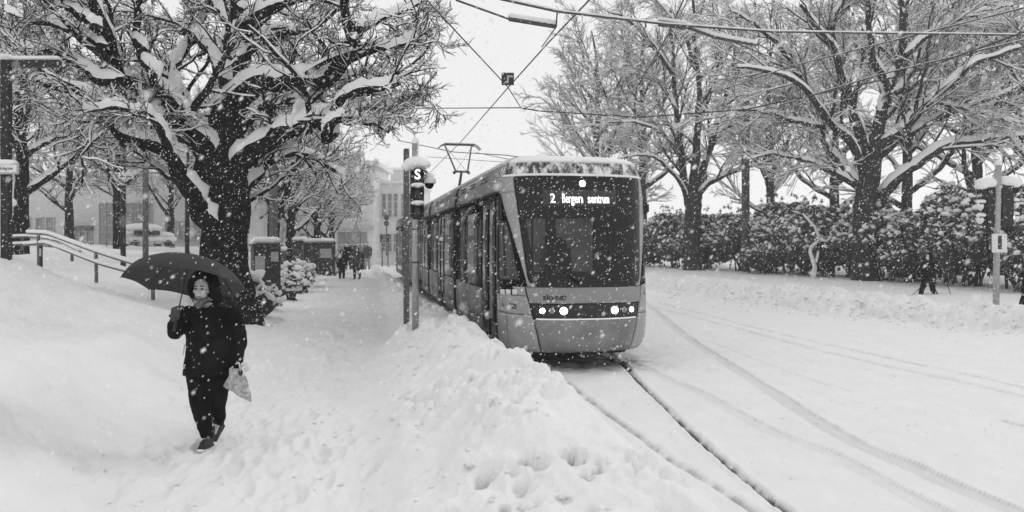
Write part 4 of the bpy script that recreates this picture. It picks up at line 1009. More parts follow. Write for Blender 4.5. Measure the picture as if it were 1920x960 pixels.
# tram signal pole
def signal_head(name, label, loc, rz, lens_on, text=None, back=False, W=.30, H=1.02, n=3):
    o = thing(name, label, 'traffic signal', loc, rz); b = B(); b.box((0, 0, 0), (W, .2, H), bev=.04); b.obj('housing', M['black'], o)
    for i in range(n):
        z = H/2-H/n*(i+.5); v = B(); k = 14; V = []
        for rr, y0, y1 in ((.115, -.1, -.30),):
            for j in range(k+1):
                a = math.radians(-35+250*j/k); x, zz = rr*math.cos(a), rr*math.sin(a); V += [(x, y0, z+zz), (x, y1+.08*(1-math.sin(a))*.5, z+zz), (x*.94, y1+.08*(1-math.sin(a))*.5, z+zz*.94), (x*.94, y0, z+zz*.94)]
        Fq = []
        for j in range(k):
            a = j*4
            for c in range(4): Fq.append((a+c, a+(c+1) % 4, a+4+(c+1) % 4, a+4+c))
        v.add(V, Fq).obj('visor', M['black'], o); B().lathe((0, -.10, z), [(.105, -.01), (.10, -.012), (.06, -.025), (.01, -.03)], 16, axis='Y').obj('lens', M['lamp_dark'], o, True)
        if i or back: sn = B(); sn.ball((0, -.2, z+.125), (.125, .12, .045), 12, 6); sn.obj('snow', M['snow'], o, True)
    return o
M['lamp_dark'] = mat('lamp_dark', .03, .2, noise=.2)
pY = 13.5; p = at(779, 587, pY); o = thing('signal_pole', 'grey steel signal pole with a snow tip, in the bank beside the tram', 'pole', tuple(p)); hh = at(779, 268, pY).z-p.z
B().tube([(0, 0, -.5), (0, 0, hh*.6), (0, 0, hh)], .062, 16).obj('post', M['galv'], o, True); B().ball((0, 0, hh+.02), (.068, .068, .085), 12, 8).obj('snow', M['snow'], o, True)
for zz in (.9, 1.5, 2.25): B().tube([(0, 0, zz), (0, 0, zz+.03)], .068, 16).obj('band', M['darkmetal'], o)
p = at(762, 562, 15.2); o = thing('square_post', 'dark square post standing left of the steel signal pole', 'post', tuple(p), .25); h2 = at(762, 279, 15.2).z-p.z
B().box((0, 0, h2/2-.25), (.11, .11, h2+.5), bev=.008).obj('post', M['pole'], o)
sh = signal_head('tram_signal', 'black three-lamp tram signal showing a lit white S, capped with snow', tuple(at(782, 362, 13.25)), .18, 0, H=.93, W=.24)
s_ = text_mesh('S', .24, emis('signal_letter', .9, 1.4), 'lit_letter', sh, (0, -.15, .93/2-.155), (math.pi/2, 0, 0), bold=.004, depth=.004)
sn = B(); sn.ball((0, -.02, .52), (.24, .2, .13), 14, 8); sn.ball((-.16, .02, .47), (.12, .13, .08), 10, 6); sn.ball((.12, -.12, .50), (.12, .12, .08), 10, 6); sn.obj('snow', M['snow'], sh, True)
B().tube([(0, .1, .3), (0, .25, .3)], .03, 6).obj('bracket', M['darkmetal'], sh)
dc = thing('dome_camera', 'white dome camera on a short arm beside the lit tram signal', 'camera', tuple(at(805, 343, 13.3)))
B().lathe((0, 0, 0), [(.03, .14), (.06, .13), (.115, .08), (.12, .0), (.11, -.01)], 18).obj('housing', M['white'], dc, True); B().ball((0, 0, -.01), (.085, .085, .10), 14, 10).obj('dome', M['mask'], dc, True)
B().tube([(0, 0, .13), (-.04, 0, .19), (-.17, .1, .26)], .025, 8).obj('arm', M['galv'], dc); B().ball((0, 0, .13), (.09, .09, .05), 12, 6).obj('snow', M['snow'], dc, True)
# right signal pole
rY = 21.5; p = at(1867, 593, rY); o = thing('signal_pole', 'grey steel pole with a number plate, in the right-hand roadside snow', 'pole', tuple(p)); hh = at(1872, 308, rY).z-p.z
B().tube([(0, 0, -.5), (.03, 0, hh*.5), (.08, 0, hh)], .085, 16).obj('post', M['galv'], o, True); B().ball((.08, 0, hh+.02), (.10, .10, .11), 12, 8).obj('snow', M['snow'], o, True)
B().box((.03, -.05, 1.9), (.2, .1, .12), bev=.01).obj('bracket', M['darkmetal'], o)
npl = thing('number_plate', 'pale square plate with a black number 1 on the right signal pole', 'sign', tuple(at(1874, 456, rY-.14)))
B().box((0, 0, 0), (.44, .03, .54), bev=.02).obj('plate', M['white'], npl); text_mesh('1', .48, M['ink'], 'numeral', npl, (0, -.02, 0), (math.pi/2, 0, 0), bold=.03)
nb_ = B()
for zz in (-.24, .24): nb_.box((0, -.017, zz), (.40, .006, .012))
for xx in (-.2, .2): nb_.box((xx, -.017, 0), (.012, .006, .48))
pass
def big_sig(name, label, px, py, dz, rz, sn_side, flip):
    o = thing(name, label, 'traffic signal', tuple(at(px, py, rY+.12)), rz); H = 1.18
    B().box((0, 0, 0), (.38, .28, H), bev=.03).obj('housing', M['black'], o)
    for i in range(3):
        z = H/2-H/3*(i+.5); B().box((flip*.24, 0, z+.1), (.22, .22, .03), bev=.01).obj('visor', M['black'], o); B().box((flip*.33, 0, z+.03), (.03, .2, .14), bev=.01).obj('visor', M['black'], o)
        if i: q = B(); q.ball((flip*.26, 0, z+.15), (.15, .13, .07), 12, 6); q.ball((flip*.3, 0, z+.02), (.09, .12, .12), 10, 6); q.obj('snow', M['snow'], o, True)
    q = B(); q.ball((flip*.1, 0, H/2+.10), (.34, .22, .17), 14, 8); q.ball((flip*.25, 0, H/2+.02), (.2, .2, .12), 10, 6); q.obj('snow', M['snow'], o, True); return o
big_sig('traffic_signal', 'snow-capped black signal on the left side of the pole with the number 1', 1857, 388, 0, 0, 1, -1)
rs = big_sig('traffic_signal', 'snow-capped black signal with a small white light, right of its pole', 1884, 385, 0, 0, 1, 1)
mesh_obj('lit_arrow', [(.12, -.13, -.40), (.20, -.13, -.40), (.20, -.13, -.28), (.16, -.13, -.34)], [(0, 1, 2, 3)], M['led'], rs)
# hanging wire sign
hs = thing('hanging_sign', 'small square dark sign with a pale symbol hung on the overhead wires', 'sign', tuple(at(952, 148, 12)), .05)
B().box((0, 0, 0), (.20, .02, .20), bev=.004).obj('plate', M['ink'], hs)
q = B(); q.box((.0, -.013, -.02), (.028, .006, .10)); q.box((.035, -.013, .04), (.09, .006, .028)); q.box((-.03, -.013, -.055), (.03, .006, .03)); q.obj('symbol', M['signgrey'], hs)
# ------------------------------------------------------------------ overhead wires
def wire(pts, r, label, sag=.0, snow=0, group='overhead wires', name='overhead_wire'):
    P = [at(*p) for p in pts]; n = 14; Q = []
    for a, b in zip(P[:-1], P[1:]):
        for k in range(n): t = k/n; Q.append(a.lerp(b, t)-Vector((0, 0, sag*4*t*(1-t))))
    Q.append(P[-1]); o = thing(name, label, 'wire', tuple(Q[0]), 0, group); Q = [q-P[0] for q in Q]
    B().tube(Q, r, 6).obj('cable', M['wire'], o, True)
    if snow: B().tube([q+Vector((0, 0, r+snow*.5)) for q in Q], [(r*.9+snow*.3, snow*(.5+.4*math.sin(i*1.7)**2)) for i in range(len(Q))], 6, ref=(1, 0, 0)).obj('snow', M['tree_snow'], o, True)
    return o
wire([(1150,-60,9),(1105,0,11),(1030,78,13.5),(952,165,17),(866,264,26.8),(800,330,45),(760,376,80)], .014, 'contact wire running from the upper right down to the pantograph')
wire([(760,-60,10),(800,0,11),(952,163,15),(976,201,17)], .012, 'wire slanting from the crown of the huge tree down to the crossing sign')
wire([(860,-30,9.5),(940,-1,9.6),(1045,22,10),(1250,46,11),(1450,60,12),(1920,66,14),(2100,64,15)], .014, 'thick span wire crossing the top right of the view above the road', snow=.02)
wire([(855,0,10),(955,36,10.5)], .014, 'short span wire ending in the snow-covered insulator at top centre')
wire([(955,36,10.5),(1042,50,10.2)], .03, 'thick insulator rod carrying a strip of snow at top centre', snow=.05)
wire([(1045,18,10),(1043,50,10.2)], .010, 'short drop wire at the right end of the snowy insulator rod')
wire([(1043,50,10.2),(1016,88,13)], .010, 'short tie wire from the insulator rod to the contact wire')
wire([(1045,20,10),(1078,20,10.4)], .012, 'short horizontal link wire beside the top centre insulator')
wire([(740,205,24),(815,203,22),(975,202,17)], .014, 'horizontal span wire left of the crossing sign')
wire([(975,202,17),(1010,208,17),(1200,220,17),(1400,205,16),(1700,140,14),(1920,60,12)], .016, 'long span wire from the crossing sign rising to the right picture edge')
wire([(745,263,30),(850,285,26),(950,291,24),(1010,300,24)], .016, 'faint span wire passing behind the pantograph')
wire([(893,286,27),(960,300,24)], .012, 'short slack wire right of the pantograph')
wire([(800,294,34),(960,305,30)], .012, 'low faint wire behind the pantograph post')
wire([(1235,44,11),(1285,50,11.2)], .045, 'snow-topped insulator on the thick span wire', snow=.04)
wire([(1285,50,11.2),(1340,70,11.6),(1418,85,12)], .022, 'snow-laden curved rod below the thick span wire', snow=.05)
wire([(1290,-20,10),(1250,70,12),(1190,170,16)], .012, 'wire slanting across the trees right of the tram')
wire([(1350,170,22),(1480,125,20),(1700,70,16),(1920,15,13)], .012, 'upper of the two rising wires across the broad right tree', snow=.01)
wire([(1330,235,22),(1420,210,20),(1650,140,16),(1920,75,13)], .012, 'lower of the two rising wires across the broad right tree', snow=.01)
wire([(1330,60,12),(1500,130,16),(1418,80,12)], .012, 'short stay wire hanging below the curved rod')
# ------------------------------------------------------------------ handrail, cabinets, wall, fence, van
hr = thing('handrail', 'snow-topped double handrail sloping down beside the steps at left', 'handrail', tuple(at(73, 500, 20)))
def hp(px, py, Y): return at(px, py, Y)-Vector(hr.location)
def rail(pts, r=.04, sn=.05):
    P = smooth_line([tuple(hp(*p)) for p in pts], 5); q = B().tube(P, r, 8).obj('rail', M['pole'], hr, True)
    B().tube([Vector(x)+Vector((0, 0, r*.6+sn*.5)) for x in P], [(.055, sn)]*len(P), 8, ref=(1, .3, 0)).obj('snow', M['snow'], q, True)
rail([(52,437,20.5),(75,438,20),(95,441,19.7),(180,472,18.2),(260,497,16.8),(300,508,16.3)]); rail([(45,459,20.5),(75,457,20),(95,459,19.7),(180,492,18.2),(250,512,16.8),(290,528,16.0)])
rail([(25,444,23),(60,444,22.5),(110,452,22),(150,472,21)], .035, .04); rail([(25,458,23),(60,458,22.5),(120,466,22),(180,486,20.6)], .035, .04)
for a, b, Y in [((72,440),(73,504),20), ((180,473),(181,530),18.2), ((286,505),(287,562),16.2), ((42,446),(42,470),23), ((135,468),(135,490),21)]:
    B().tube([hp(*a, Y), hp(*b, Y)], .042, 8).obj('post', M['pole'], hr)
mp = thing('marker_post', 'short dark marker post with a pale plate beside the handrail post', 'post', tuple(at(77, 500, 19.8)))
B().box((0, 0, .25), (.07, .06, .6), bev=.01).obj('post', M['black'], mp); B().box((0, -.035, .38), (.05, .01, .2)).obj('plate', M['signgrey'], mp)
fc = thing('wire_fence', 'thin low fence between the square and the pale buildings', 'fence', tuple(at(40, 470, 46)))
for a in range(12):
    px = 20+a*30; B().tube([at(px, 474, 46)-Vector(fc.location), at(px, 452, 46)-Vector(fc.location)], .03, 5).obj('post', M['pole'], fc)
for yy in (453, 462): B().tube([at(20, yy, 46)-Vector(fc.location), at(350, yy, 46)-Vector(fc.location)], .022, 5).obj('rail', M['signgrey'], fc)
def van(px, py, Y):
    o = thing('parked_van', 'parked car completely rounded over with snow in front of the pale building', 'car', tuple(at(px, py, Y)), .95)
    b = B(); b.box((0, 0, .72), (4.6, 1.8, .75), bev=.2); b.box((-.3, 0, 1.25), (2.9, 1.6, .65), bev=.25); b.obj('body', M['plaster'], o, True)
    for x in (-1.4, 1.45):
        for y in (-.85, .85): B().lathe((x, y, .34), [(.12, -.1), (.32, -.1), (.34, 0), (.32, .1), (.12, .1)], 16, axis='Y').obj('wheel', M['black'], o)
    for x0 in (-.95, .25): B().box((x0, -.82, 1.22), (1.0, .06, .36), bev=.03).obj('side_window', M['pane'], o)
    s = B(); s.ball((-.3, 0, 1.62), (1.65, .95, .38), 20, 10); s.ball((1.5, 0, 1.1), (.85, .9, .24), 14, 8); s.ball((-1.9, 0, 1.2), (.6, .9, .2), 14, 8); s.obj('snow', M['snow'], o, True); return o
van(274, 466, 50).scale = (.8, .8, .85)
def cabinet(label, px, py, Y, w_, d_, h_, rz, stick):
    p = at(px, py, Y); o = thing('utility_cabinet', label, 'cabinet', tuple(p), rz); B().box((0, 0, h_/2-.2), (w_, d_, h_+.4), bev=.02).obj('body', M['cabinet'], o)
    for x in (-w_/4, w_/4): B().box((x, -d_/2-.012, h_/2+.02), (w_/2-.04, .02, h_*.86), bev=.006).obj('door', M['cabinet'], o)
    B().box((.04, -d_/2-.035, h_*.5), (.03, .03, .12), bev=.005).obj('handle', M['darkmetal'], o)
    B().box((0, 0, h_+.02), (w_+.08, d_+.08, .05), bev=.01).obj('lid', M['cabinet'], o)
    s = B(); s.box((0, 0, h_+.14), (w_+.14, d_+.14, .22), bev=.10); me = remesh(s, .05, 4, .05, 2.5); so = link_me('snow', me, M['snow'], o, True)
    for k, (x, z, a, b_) in enumerate(stick): B().box((x, -d_/2-.026, z), (a, .006, b_)).obj('poster', M['signgrey'], o)
    return o
cabinet('dark utility cabinet with pasted stickers and a thick snow cap, left of the path', 498, 546, 21, .72, .72, 1.28, .45, [(-.2, .78, .26, .44), (.19, .98, .2, .26)])
c2 = cabinet('low wide dark cabinet under a long snow cap, farther along the path', 598, 496, 33, 1.35, .7, .92, .35, [(.25, .5, .5, .4)])
cabinet('dark cabinet behind the wide one, at the foot of the tree by the path', 562, 490, 36, .7, .6, .95, .3, [])
wl_ = thing('stone_wall', 'low dark stone wall topped with snow behind the two cabinets', 'wall', tuple(at(560, 500, 38)), .12)
for r in range(3):
    for k in range(7):
        B().box((-1.5+k*.5+(r % 2)*.2, 0, .12+r*.27), (.48-(k*7+r*3) % 5*.01, .38+((k+r) % 3)*.02, .255), bev=.03).obj('stone', M['stone'], wl_)
B().box((.1, 0, .92), (3.8, .5, .2), bev=.09).obj('snow', M['snow'], wl_, True)
# ------------------------------------------------------------------ buildings
def window(parent, c, w_, h_, m=M['pane_hazed'], rx=0, nx=2, nz=2, fm=None, yf=-1, axis='x'):
    fm = fm or M['white']; ax = axis == 'x'
    def bx(b, u, z, du, dz, d, dd): b.box((c[0]+u, c[1]+d, c[2]+z) if ax else (c[0]+d, c[1]+u, c[2]+z), (du, dd, dz) if ax else (dd, du, dz))
    fb = B(); t = .07
    bx(fb, 0, h_/2, w_+t, t, -.04, .1); bx(fb, 0, -h_/2, w_+t, t, -.04, .12); bx(fb, -w_/2, 0, t, h_-t, -.04, .1); bx(fb, w_/2, 0, t, h_-t, -.04, .1)
    for i in range(1, nx): bx(fb, -w_/2+w_*i/nx, 0, .05, h_-t, -.035, .07)
    for i in range(1, nz): bx(fb, 0, -h_/2+h_*i/nz, w_-t, .05, -.03, .06)
    o = fb.obj('window', fm, parent); g = B(); bx(g, 0, 0, w_-.01, h_-.01, 0, .03); g.obj('pane', m, o)
    s_ = B(); bx(s_, 0, -h_/2-.06, w_+.2, .05, -.08, .16); s_.obj('sill', fm, o)
# white building closing the street
b1 = thing('white_building', 'white building with a haze-paled row of shop windows closing the end of the path', 'building', tuple(at(600, 470, 66)), .0)
L0 = Vector(b1.location)
def xb(px, Y=66): return at(px, 455, Y).x-L0.x
gz0 = .2-L0.z
q = B(); x0, x1 = xb(480), xb(700); q.box(((x0+x1)/2, 4.2, gz0+4.2), (x1-x0, 8, 9.0)); q.obj('wall', M['plaster'], b1)
q = B(); q.box(((x0+x1)/2, 4.2, gz0+8.95), (x1-x0+.8, 8.8, .4)); q.obj('roof_snow', M['snow'], b1)
q = B(); q.box(((x0+x1)/2, .05, gz0+3.35), (x1-x0+.1, .5, .28)); q.obj('canopy', M['plaster2'], b1)
for px in (487, 500, 520, 571, 590): window(b1, (xb(px), .19, gz0+1.9), 1.0, 1.7)
for px, w_ in ((640, .95), (655, .8), (668, .8), (682, .8)): window(b1, (xb(px), .19, gz0+1.75), w_-.15, 2.3, nx=1, nz=2)
for px in (490, 520, 550, 580, 610, 640, 664): window(b1, (xb(px), .19, gz0+5.6), .8, 1.5)
b2 = thing('tall_facade', 'pale tall facade with narrow windows along the far side of the street', 'building', tuple(at(715, 470, 70)))
L0 = Vector(b2.location); gz0 = .2-L0.z
def xb2(px, Y=70): return at(px, 455, Y).x-L0.x
q = B(); x0, x1 = xb2(701), xb2(780); q.box(((x0+x1)/2, 6, gz0+3.6), (x1-x0, 12, 7.8)); q.obj('wall', M['plaster'], b2)
q = B(); q.box(((x0+x1)/2, 6, gz0+7.6), (x1-x0+.4, 12.4, .3)); q.obj('roof_snow', M['snow'], b2)
for px in (708, 720, 731, 742, 756, 768):
    window(b2, (xb2(px), -.01, gz0+5.4), .42, 2.2, nx=1, nz=3); window(b2, (xb2(px), -.01, gz0+1.9), .42, 1.7, nx=1, nz=2)
b3 = thing('corner_tower', 'narrow pale building with tall bright windows behind the dark square post', 'building', tuple(at(750, 470, 95)))
L0 = Vector(b3.location); gz0 = .2-L0.z
q = B(); q.box((0, 4, gz0+5), (2.4, 8, 12.4)); q.obj('wall', M['plaster2'], b3); q = B(); q.box((0, 4, gz0+11.3), (2.7, 8.3, .3)); q.obj('roof_snow', M['snow'], b3)
for x in (-.6, .5):
    for z in (3, 6.2, 9): window(b3, (x, -.01, gz0+z), .5, 1.9, nx=1, nz=2)
b4 = thing('pale_hall', 'long pale building with a tall glazed grid front behind the square', 'building', tuple(at(160, 470, 58)))
L0 = Vector(b4.location); gz0 = 1.75-L0.z
def xb4(px, Y=58): return at(px, 455, Y).x-L0.x
q = B(); x0, x1 = xb4(-60), xb4(470); q.box(((x0+x1)/2, 4, gz0+2.6), (x1-x0, 8, 6.0)); q.obj('wall', M['plaster2'], b4)
q = B(); q.box(((x0+x1)/2, 4, gz0+5.7), (x1-x0+.4, 8.4, .35)); q.obj('roof_snow', M['snow'], b4)
gx0, gx1 = xb4(187), xb4(285); nx = 8; cw = (gx1-gx0)/nx; ch = .55
fr_ = M['signgrey']
gf = B(); 
for i in range(nx+1): gf.box((gx0+i*cw, -.08, gz0+1.75), (.04, .08, 3.5))
for j in range(7): gf.box(((gx0+gx1)/2, -.07, gz0+.05+j*.56), (gx1-gx0, .06, .04))
go = gf.obj('glazing_frame', fr_, b4)
for i in range(nx):
    for j in range(6): B().box((gx0+(i+.5)*cw, -.03, gz0+.33+j*.56), (cw-.05, .03, .51)).obj('pane', M['pane_hazed'], go)
for px in (132, 144, 156, 168): window(b4, (xb4(px), -.01, gz0+.75), .42, 1.0, nx=1, nz=2, fm=fr_)
q = B(); q.box(((xb4(126)+xb4(176))/2, -.2, gz0+1.5), (xb4(176)-xb4(126), .5, .3)); q.obj('canopy', M['pole'], b4)
for px in (30, 50, 75, 95): window(b4, (xb4(px), -.01, gz0+1.6), .6, 1.4, nx=1, nz=2, fm=fr_)
for px in (320, 345, 372, 400, 430): window(b4, (xb4(px), -.01, gz0+1.3), .8, 1.4, nx=2, nz=2, fm=fr_)
rs_ = thing('round_sign', 'two round traffic signs on one thin post before the far facade', 'sign', tuple(at(725, 480, 52)))
B().tube([(0, 0, 0), (0, 0, at(725, 400, 52).z-rs_.location.z)], .04, 8).obj('post', M['pole'], rs_)
for yy in (408, 419): B().lathe((0, -.05, at(725, yy, 52).z-rs_.location.z), [(.16, 0), (.19, .01), (.16, .02)], 16, axis='Y').obj('disc', M['pole'], rs_)
for i, px in enumerate((716, 727)):
    fs = thing('far_signal', ('small far signal left of the round signs' if i == 0 else 'small far signal directly below the round signs'), 'traffic signal', tuple(at(px, 447, 50)))
    B().box((0, 0, 0), (.24, .2, .55), bev=.03).obj('housing', M['pole'], fs); B().tube([(0, .12, .3), (0, .12, -1.9)], .035, 6).obj('post', M['pole'], fs)
    B().lathe((0, -.11, -.05), [(.05, -.01), (.07, 0), (.06, .01)], 12, axis='Y').obj('lens', M['lamp_dark'], fs)
fb_ = thing('tree_line', None, None); COL.objects.unlink(fb_); bpy.data.objects.remove(fb_)
# ------------------------------------------------------------------ people
def limb(b, P, R, n=12, ref=(1, 0, 0)): 
    b.tube(P, R, n, ref=ref); b.ball(P[0], (R[0] if not hasattr(R[0], '__len__') else min(R[0])), 10, 8); b.ball(P[-1], (R[-1] if not hasattr(R[-1], '__len__') else min(R[-1])), 10, 8)
def hand(b, w_, d, palm_n, side, s=1.0, curl=1.0):
    """wrist point, direction to the knuckles, palm normal, thumb side"""
    w_ = Vector(w_); d = Vector(d).normalized(); nn = Vector(palm_n); nn = (nn-d*nn.dot(d)).normalized(); sd_ = d.cross(nn)*side
    b.tube([w_-d*.02, w_+d*.03*s, w_+d*.085*s], [(.026*s, .02*s), (.038*s, .018*s), (.04*s, .016*s)], 10, ref=sd_)
    for i, (o_, L) in enumerate([(-.03, .062), (-.010, .072), (.011, .078), (.031, .070)]):
        k = w_+d*.08*s-sd_*o_*s*-1*-1; p = [k]; dd = d.copy()
        for j, seg in enumerate((.45, .32, .23)):
            a = curl*(.5+.35*j); dd = (dd*math.cos(a)+nn*math.sin(a)*1.0); dd.normalize(); p.append(p[-1]+dd*L*seg*s)
            # keep nn perpendicular while curling
            nn2 = nn-dd*nn.dot(dd); 
            if nn2.length > .1: pass
        b.tube(p, [.0095*s, .009*s, .0085*s, .007*s], 8)
    p0 = w_+d*.02*s+sd_*.03*s; b.tube([p0, p0+(d*.6+sd_*.6+nn*.5).normalized()*.035*s, p0+(d*.9+sd_*.25+nn*1.0).normalized()*.07*s], [.013*s, .011*s, .009*s], 8)
def head(b, c, s=1.0, face=(0, -1, 0)):
    """skull, jaw, nose, brow, lips, ears; looks along -y"""
    c = Vector(c); S_ = lambda p: c+Vector(p)*s
    b.ball(S_((0, .01, .03)), (.076*s, .092*s, .095*s), 16, 12); b.ball(S_((0, -.03, -.045)), (.056*s, .062*s, .062*s), 14, 10); b.ball(S_((0, -.06, -.092)), (.026*s, .02*s, .016*s), 10, 8)
    b.tube([S_((0, -.085, .02)), S_((0, -.105, -.012)), S_((0, -.108, -.024))], [.009*s, .013*s, .015*s], 8); b.ball(S_((.012, -.098, -.026)), .008*s, 8, 6); b.ball(S_((-.012, -.098, -.026)), .008*s, 8, 6)
    for x in (-1, 1):
        b.tube([S_((x*.012, -.086, .035)), S_((x*.045, -.074, .034))], .009*s, 8); b.ball(S_((x*.042, -.062, -.01)), .022*s, 10, 8)
        b.ball(S_((x*.078, .01, 0)), (.012*s, .02*s, .032*s), 10, 8)
    b.tube([S_((-.022, -.088, -.055)), S_((0, -.094, -.054)), S_((.022, -.088, -.055))], [.004*s, .008*s, .004*s], 6); b.tube([S_((-.02, -.086, -.064)), S_((0, -.092, -.065)), S_((.02, -.086, -.064))], [.004*s, .008*s, .004*s], 6)
# --- woman with the umbrella
WY = 7.2; wp = at(395, 835, WY); wz = wp.z
wm = thing('person', 'person in a long black hooded coat walking under a dark umbrella with a shopping bag', 'person', tuple(wp))
def wl2(px, py, dy=0): return Vector(((px-395)/194.4, dy, (835-py)/194.4))
sh_l, sh_r = wl2(352, 592, .02), wl2(434, 590, .02)
elb_l, wr_l = wl2(333, 622, -.05), wl2(345, 592, -.20)
elb_r, wr_r = wl2(449, 640, .03), wl2(449, 682, -.06)
hipL, hipR = wl2(372, 700, 0), wl2(408, 700, .02)
kneeF, ankF = wl2(385, 762, -.10), wl2(393, 815, -.06)
kneeB, ankB = wl2(402, 765, .05), wl2(391, 806, .24)
hc = wl2(382, 543, -.03)
# continuous body
b = B(); head(b, hc); limb(b, [hc+Vector((0, .02, -.05)), wl2(390, 585, .03)], [.055, .065]); limb(b, [wl2(392, 606, .03), wl2(393, 640, .04), wl2(392, 690, .04)], [(.17, .11), (.14, .11), (.16, .12)], 14)
limb(b, [sh_l, elb_l, wr_l], [.055, .042, .028]); limb(b, [sh_r, elb_r, wr_r], [.055, .042, .028]); limb(b, [hipL, kneeF, ankF], [.085, .055, .038]); limb(b, [hipR, kneeB, ankB], [.085, .055, .038])
for a in (ankF, ankB): limb(b, [a, a+Vector((0, -.1, -.07))], [.035, .028])
hand(b, wr_r, (.0, -.1, -1), (-1, -.1, 0), 1, 1.0, .75)
me = remesh(b, .0085, 2); link_me('body', me, M['skin'], wm, True)
for x in (-.031, .031): B().ball(hc+Vector((x, -.083, .012)), (.015, .007, .008), 10, 6).obj('eye', M['ink'], wm)
b = B(); b.ball(hc+Vector((0, .028, .045)), (.082, .085, .088), 16, 12); b.tube([hc+Vector((-.07, -.02, .06)), hc+Vector((-.082, .0, -.03))], [.02, .012], 8); b.tube([hc+Vector((.07, -.02, .06)), hc+Vector((.082, .0, -.03))], [.02, .012], 8)
for x in (-.03, .03): B().tube([hc+Vector((x*1.6, -.078, .034)), hc+Vector((x, -.088, .038)), hc+Vector((x*.5, -.09, .034))], .0045, 5).obj('eyebrow', M['hair'], wm)
B().tube([hc+Vector((-.022, -.093, -.06)), hc+Vector((0, -.099, -.0595)), hc+Vector((.022, -.093, -.06))], .004, 5).obj('mouth', M['scarf'], wm)
link_me('hair', remesh(b, .008, 1, .004, 40), M['hair'], wm, True)
b = B(); b.tube([hc+Vector((-.07, -.02, -.10)), hc+Vector((-.03, -.095, -.10)), hc+Vector((.035, -.095, -.10)), hc+Vector((.075, -.02, -.09)), hc+Vector((.06, .06, -.08)), hc+Vector((-.06, .06, -.08)), hc+Vector((-.07, -.02, -.10))], .024, 10)
b.ball(hc+Vector((0, -.075, -.13)), (.05, .035, .045), 12, 8)
link_me('scarf', remesh(b, .008, 2, .006, 30), M['scarf'], wm, True)
# coat
b = B()
b.tube([wl2(391, 578, .03), wl2(392, 590, .03), wl2(393, 612, .03), wl2(393, 640, .03), wl2(392, 668, .03), wl2(391, 696, .03), wl2(391, 703, .03)], [(.12, .10), (.215, .135), (.235, .155), (.232, .165), (.235, .17), (.25, .185), (.245, .18)], 28, ref=(1, 0, 0))
limb(b, [sh_l, (sh_l+elb_l)/2+Vector((-.02, 0, 0)), elb_l, (elb_l+wr_l)/2, wr_l+Vector((0, .03, -.02))], [.09, .085, .078, .066, .055])
limb(b, [sh_r, (sh_r+elb_r)/2+Vector((.01, 0, 0)), elb_r, (elb_r+wr_r)/2, wr_r+Vector((0, .0, .02))], [.082, .076, .07, .063, .058])
# hood: a shell around the head, open at the face
hv = B(); hd = hc+Vector((0, .025, .02))
b.ball(hd+Vector((0, .05, .01)), (.135, .115, .15), 18, 14); b.ball(hd+Vector((0, .08, -.10)), (.15, .10, .10), 16, 10)
for k in range(20):
    a = 2*math.pi*k/20; a2 = 2*math.pi*(k+1)/20
    f = lambda a: hd+Vector((.108*math.cos(a), -.05-.02*math.sin(a), .125*math.sin(a)-.005))
    b.tube([f(a), f(a2)], .028, 8)
    g = lambda a: hd+Vector((.122*math.cos(a), .01, .138*math.sin(a)))
    b.tube([g(a), g(a2)], .032, 8)
b.tube([wl2(372, 575, -.06), wl2(392, 588, -.10), wl2(412, 572, -.06)], .045, 10)
me = remesh(b, .011, 3, .022, 9)
co = link_me('coat', me, M['coat'], wm, True)
zp = B(); zp.tube([wl2(357, 642, -.12), wl2(354, 662, -.125)], .006, 5); zp.obj('pocket_trim', M['signgrey'], co)
b = B(); limb(b, [hipL+Vector((0, 0, .05)), wl2(376, 722, -.02), kneeF, wl2(391, 790, -.09), ankF+Vector((0, .0, .02))], [.125, .112, .084, .07, .06], 16)
limb(b, [hipR+Vector((0, 0, .05)), wl2(408, 722, .02), kneeB, wl2(400, 785, .16), ankB+Vector((0, 0, .03))], [.125, .11, .08, .068, .058], 16)
link_me('trousers', remesh(b, .011, 2, .02, 11, 5), M['trouser'], wm, True)
def boot(p, rz=0, tilt=0, parent=wm, s=1.0, m=None):
    b = B(); b.tube([Vector((0, .02, .19)), Vector((0, .02, .10)), Vector((0, .015, .05))], [.052, .05, .052], 12); b.tube([Vector((0, .045, .045)), Vector((0, -.03, .05)), Vector((0, -.11, .04)), Vector((0, -.165, .03))], [(.04, .04), (.046, .05), (.048, .04), (.03, .026)], 12, ref=(1, 0, 0)); b.box((0, -.06, .012), (.092, .25, .03), bev=.012)
    R = Matrix.Rotation(rz, 4, 'Z') @ Matrix.Rotation(tilt, 4, 'X'); b.v = [tuple(R @ (Vector(v)*s)+Vector(p)) for v in b.v]
    return link_me('boot', remesh(b, .009 if parent is wm else .016, 2), m or M['boot'], parent, True)
bt = boot((0.0, -.06, .0), .05, -.12); boot((-.02, .27, .08), -.05, .5)
B().ball((0.0, -.2, .015), (.05, .05, .02), 10, 6).obj('snow_on_toe', M['snow'], bt)
B().tube([(-.055, -.07, .155), (0, -.10, .16), (.06, -.06, .15)], .011, 6).obj('lace', M['glove'], bt)
b = B(); hand(b, wr_l+Vector((.01, -.02, .0)), (.25, -.35, .9), (.6, -.5, 0), -1, 1.22, 1.1); b.tube([wr_l+Vector((0, .03, -.05)), wr_l+Vector((.01, -.02, .03))], [.042, .04], 12)
link_me('glove', remesh(b, .008, 2, .004, 30), M['glove'], wm, True)
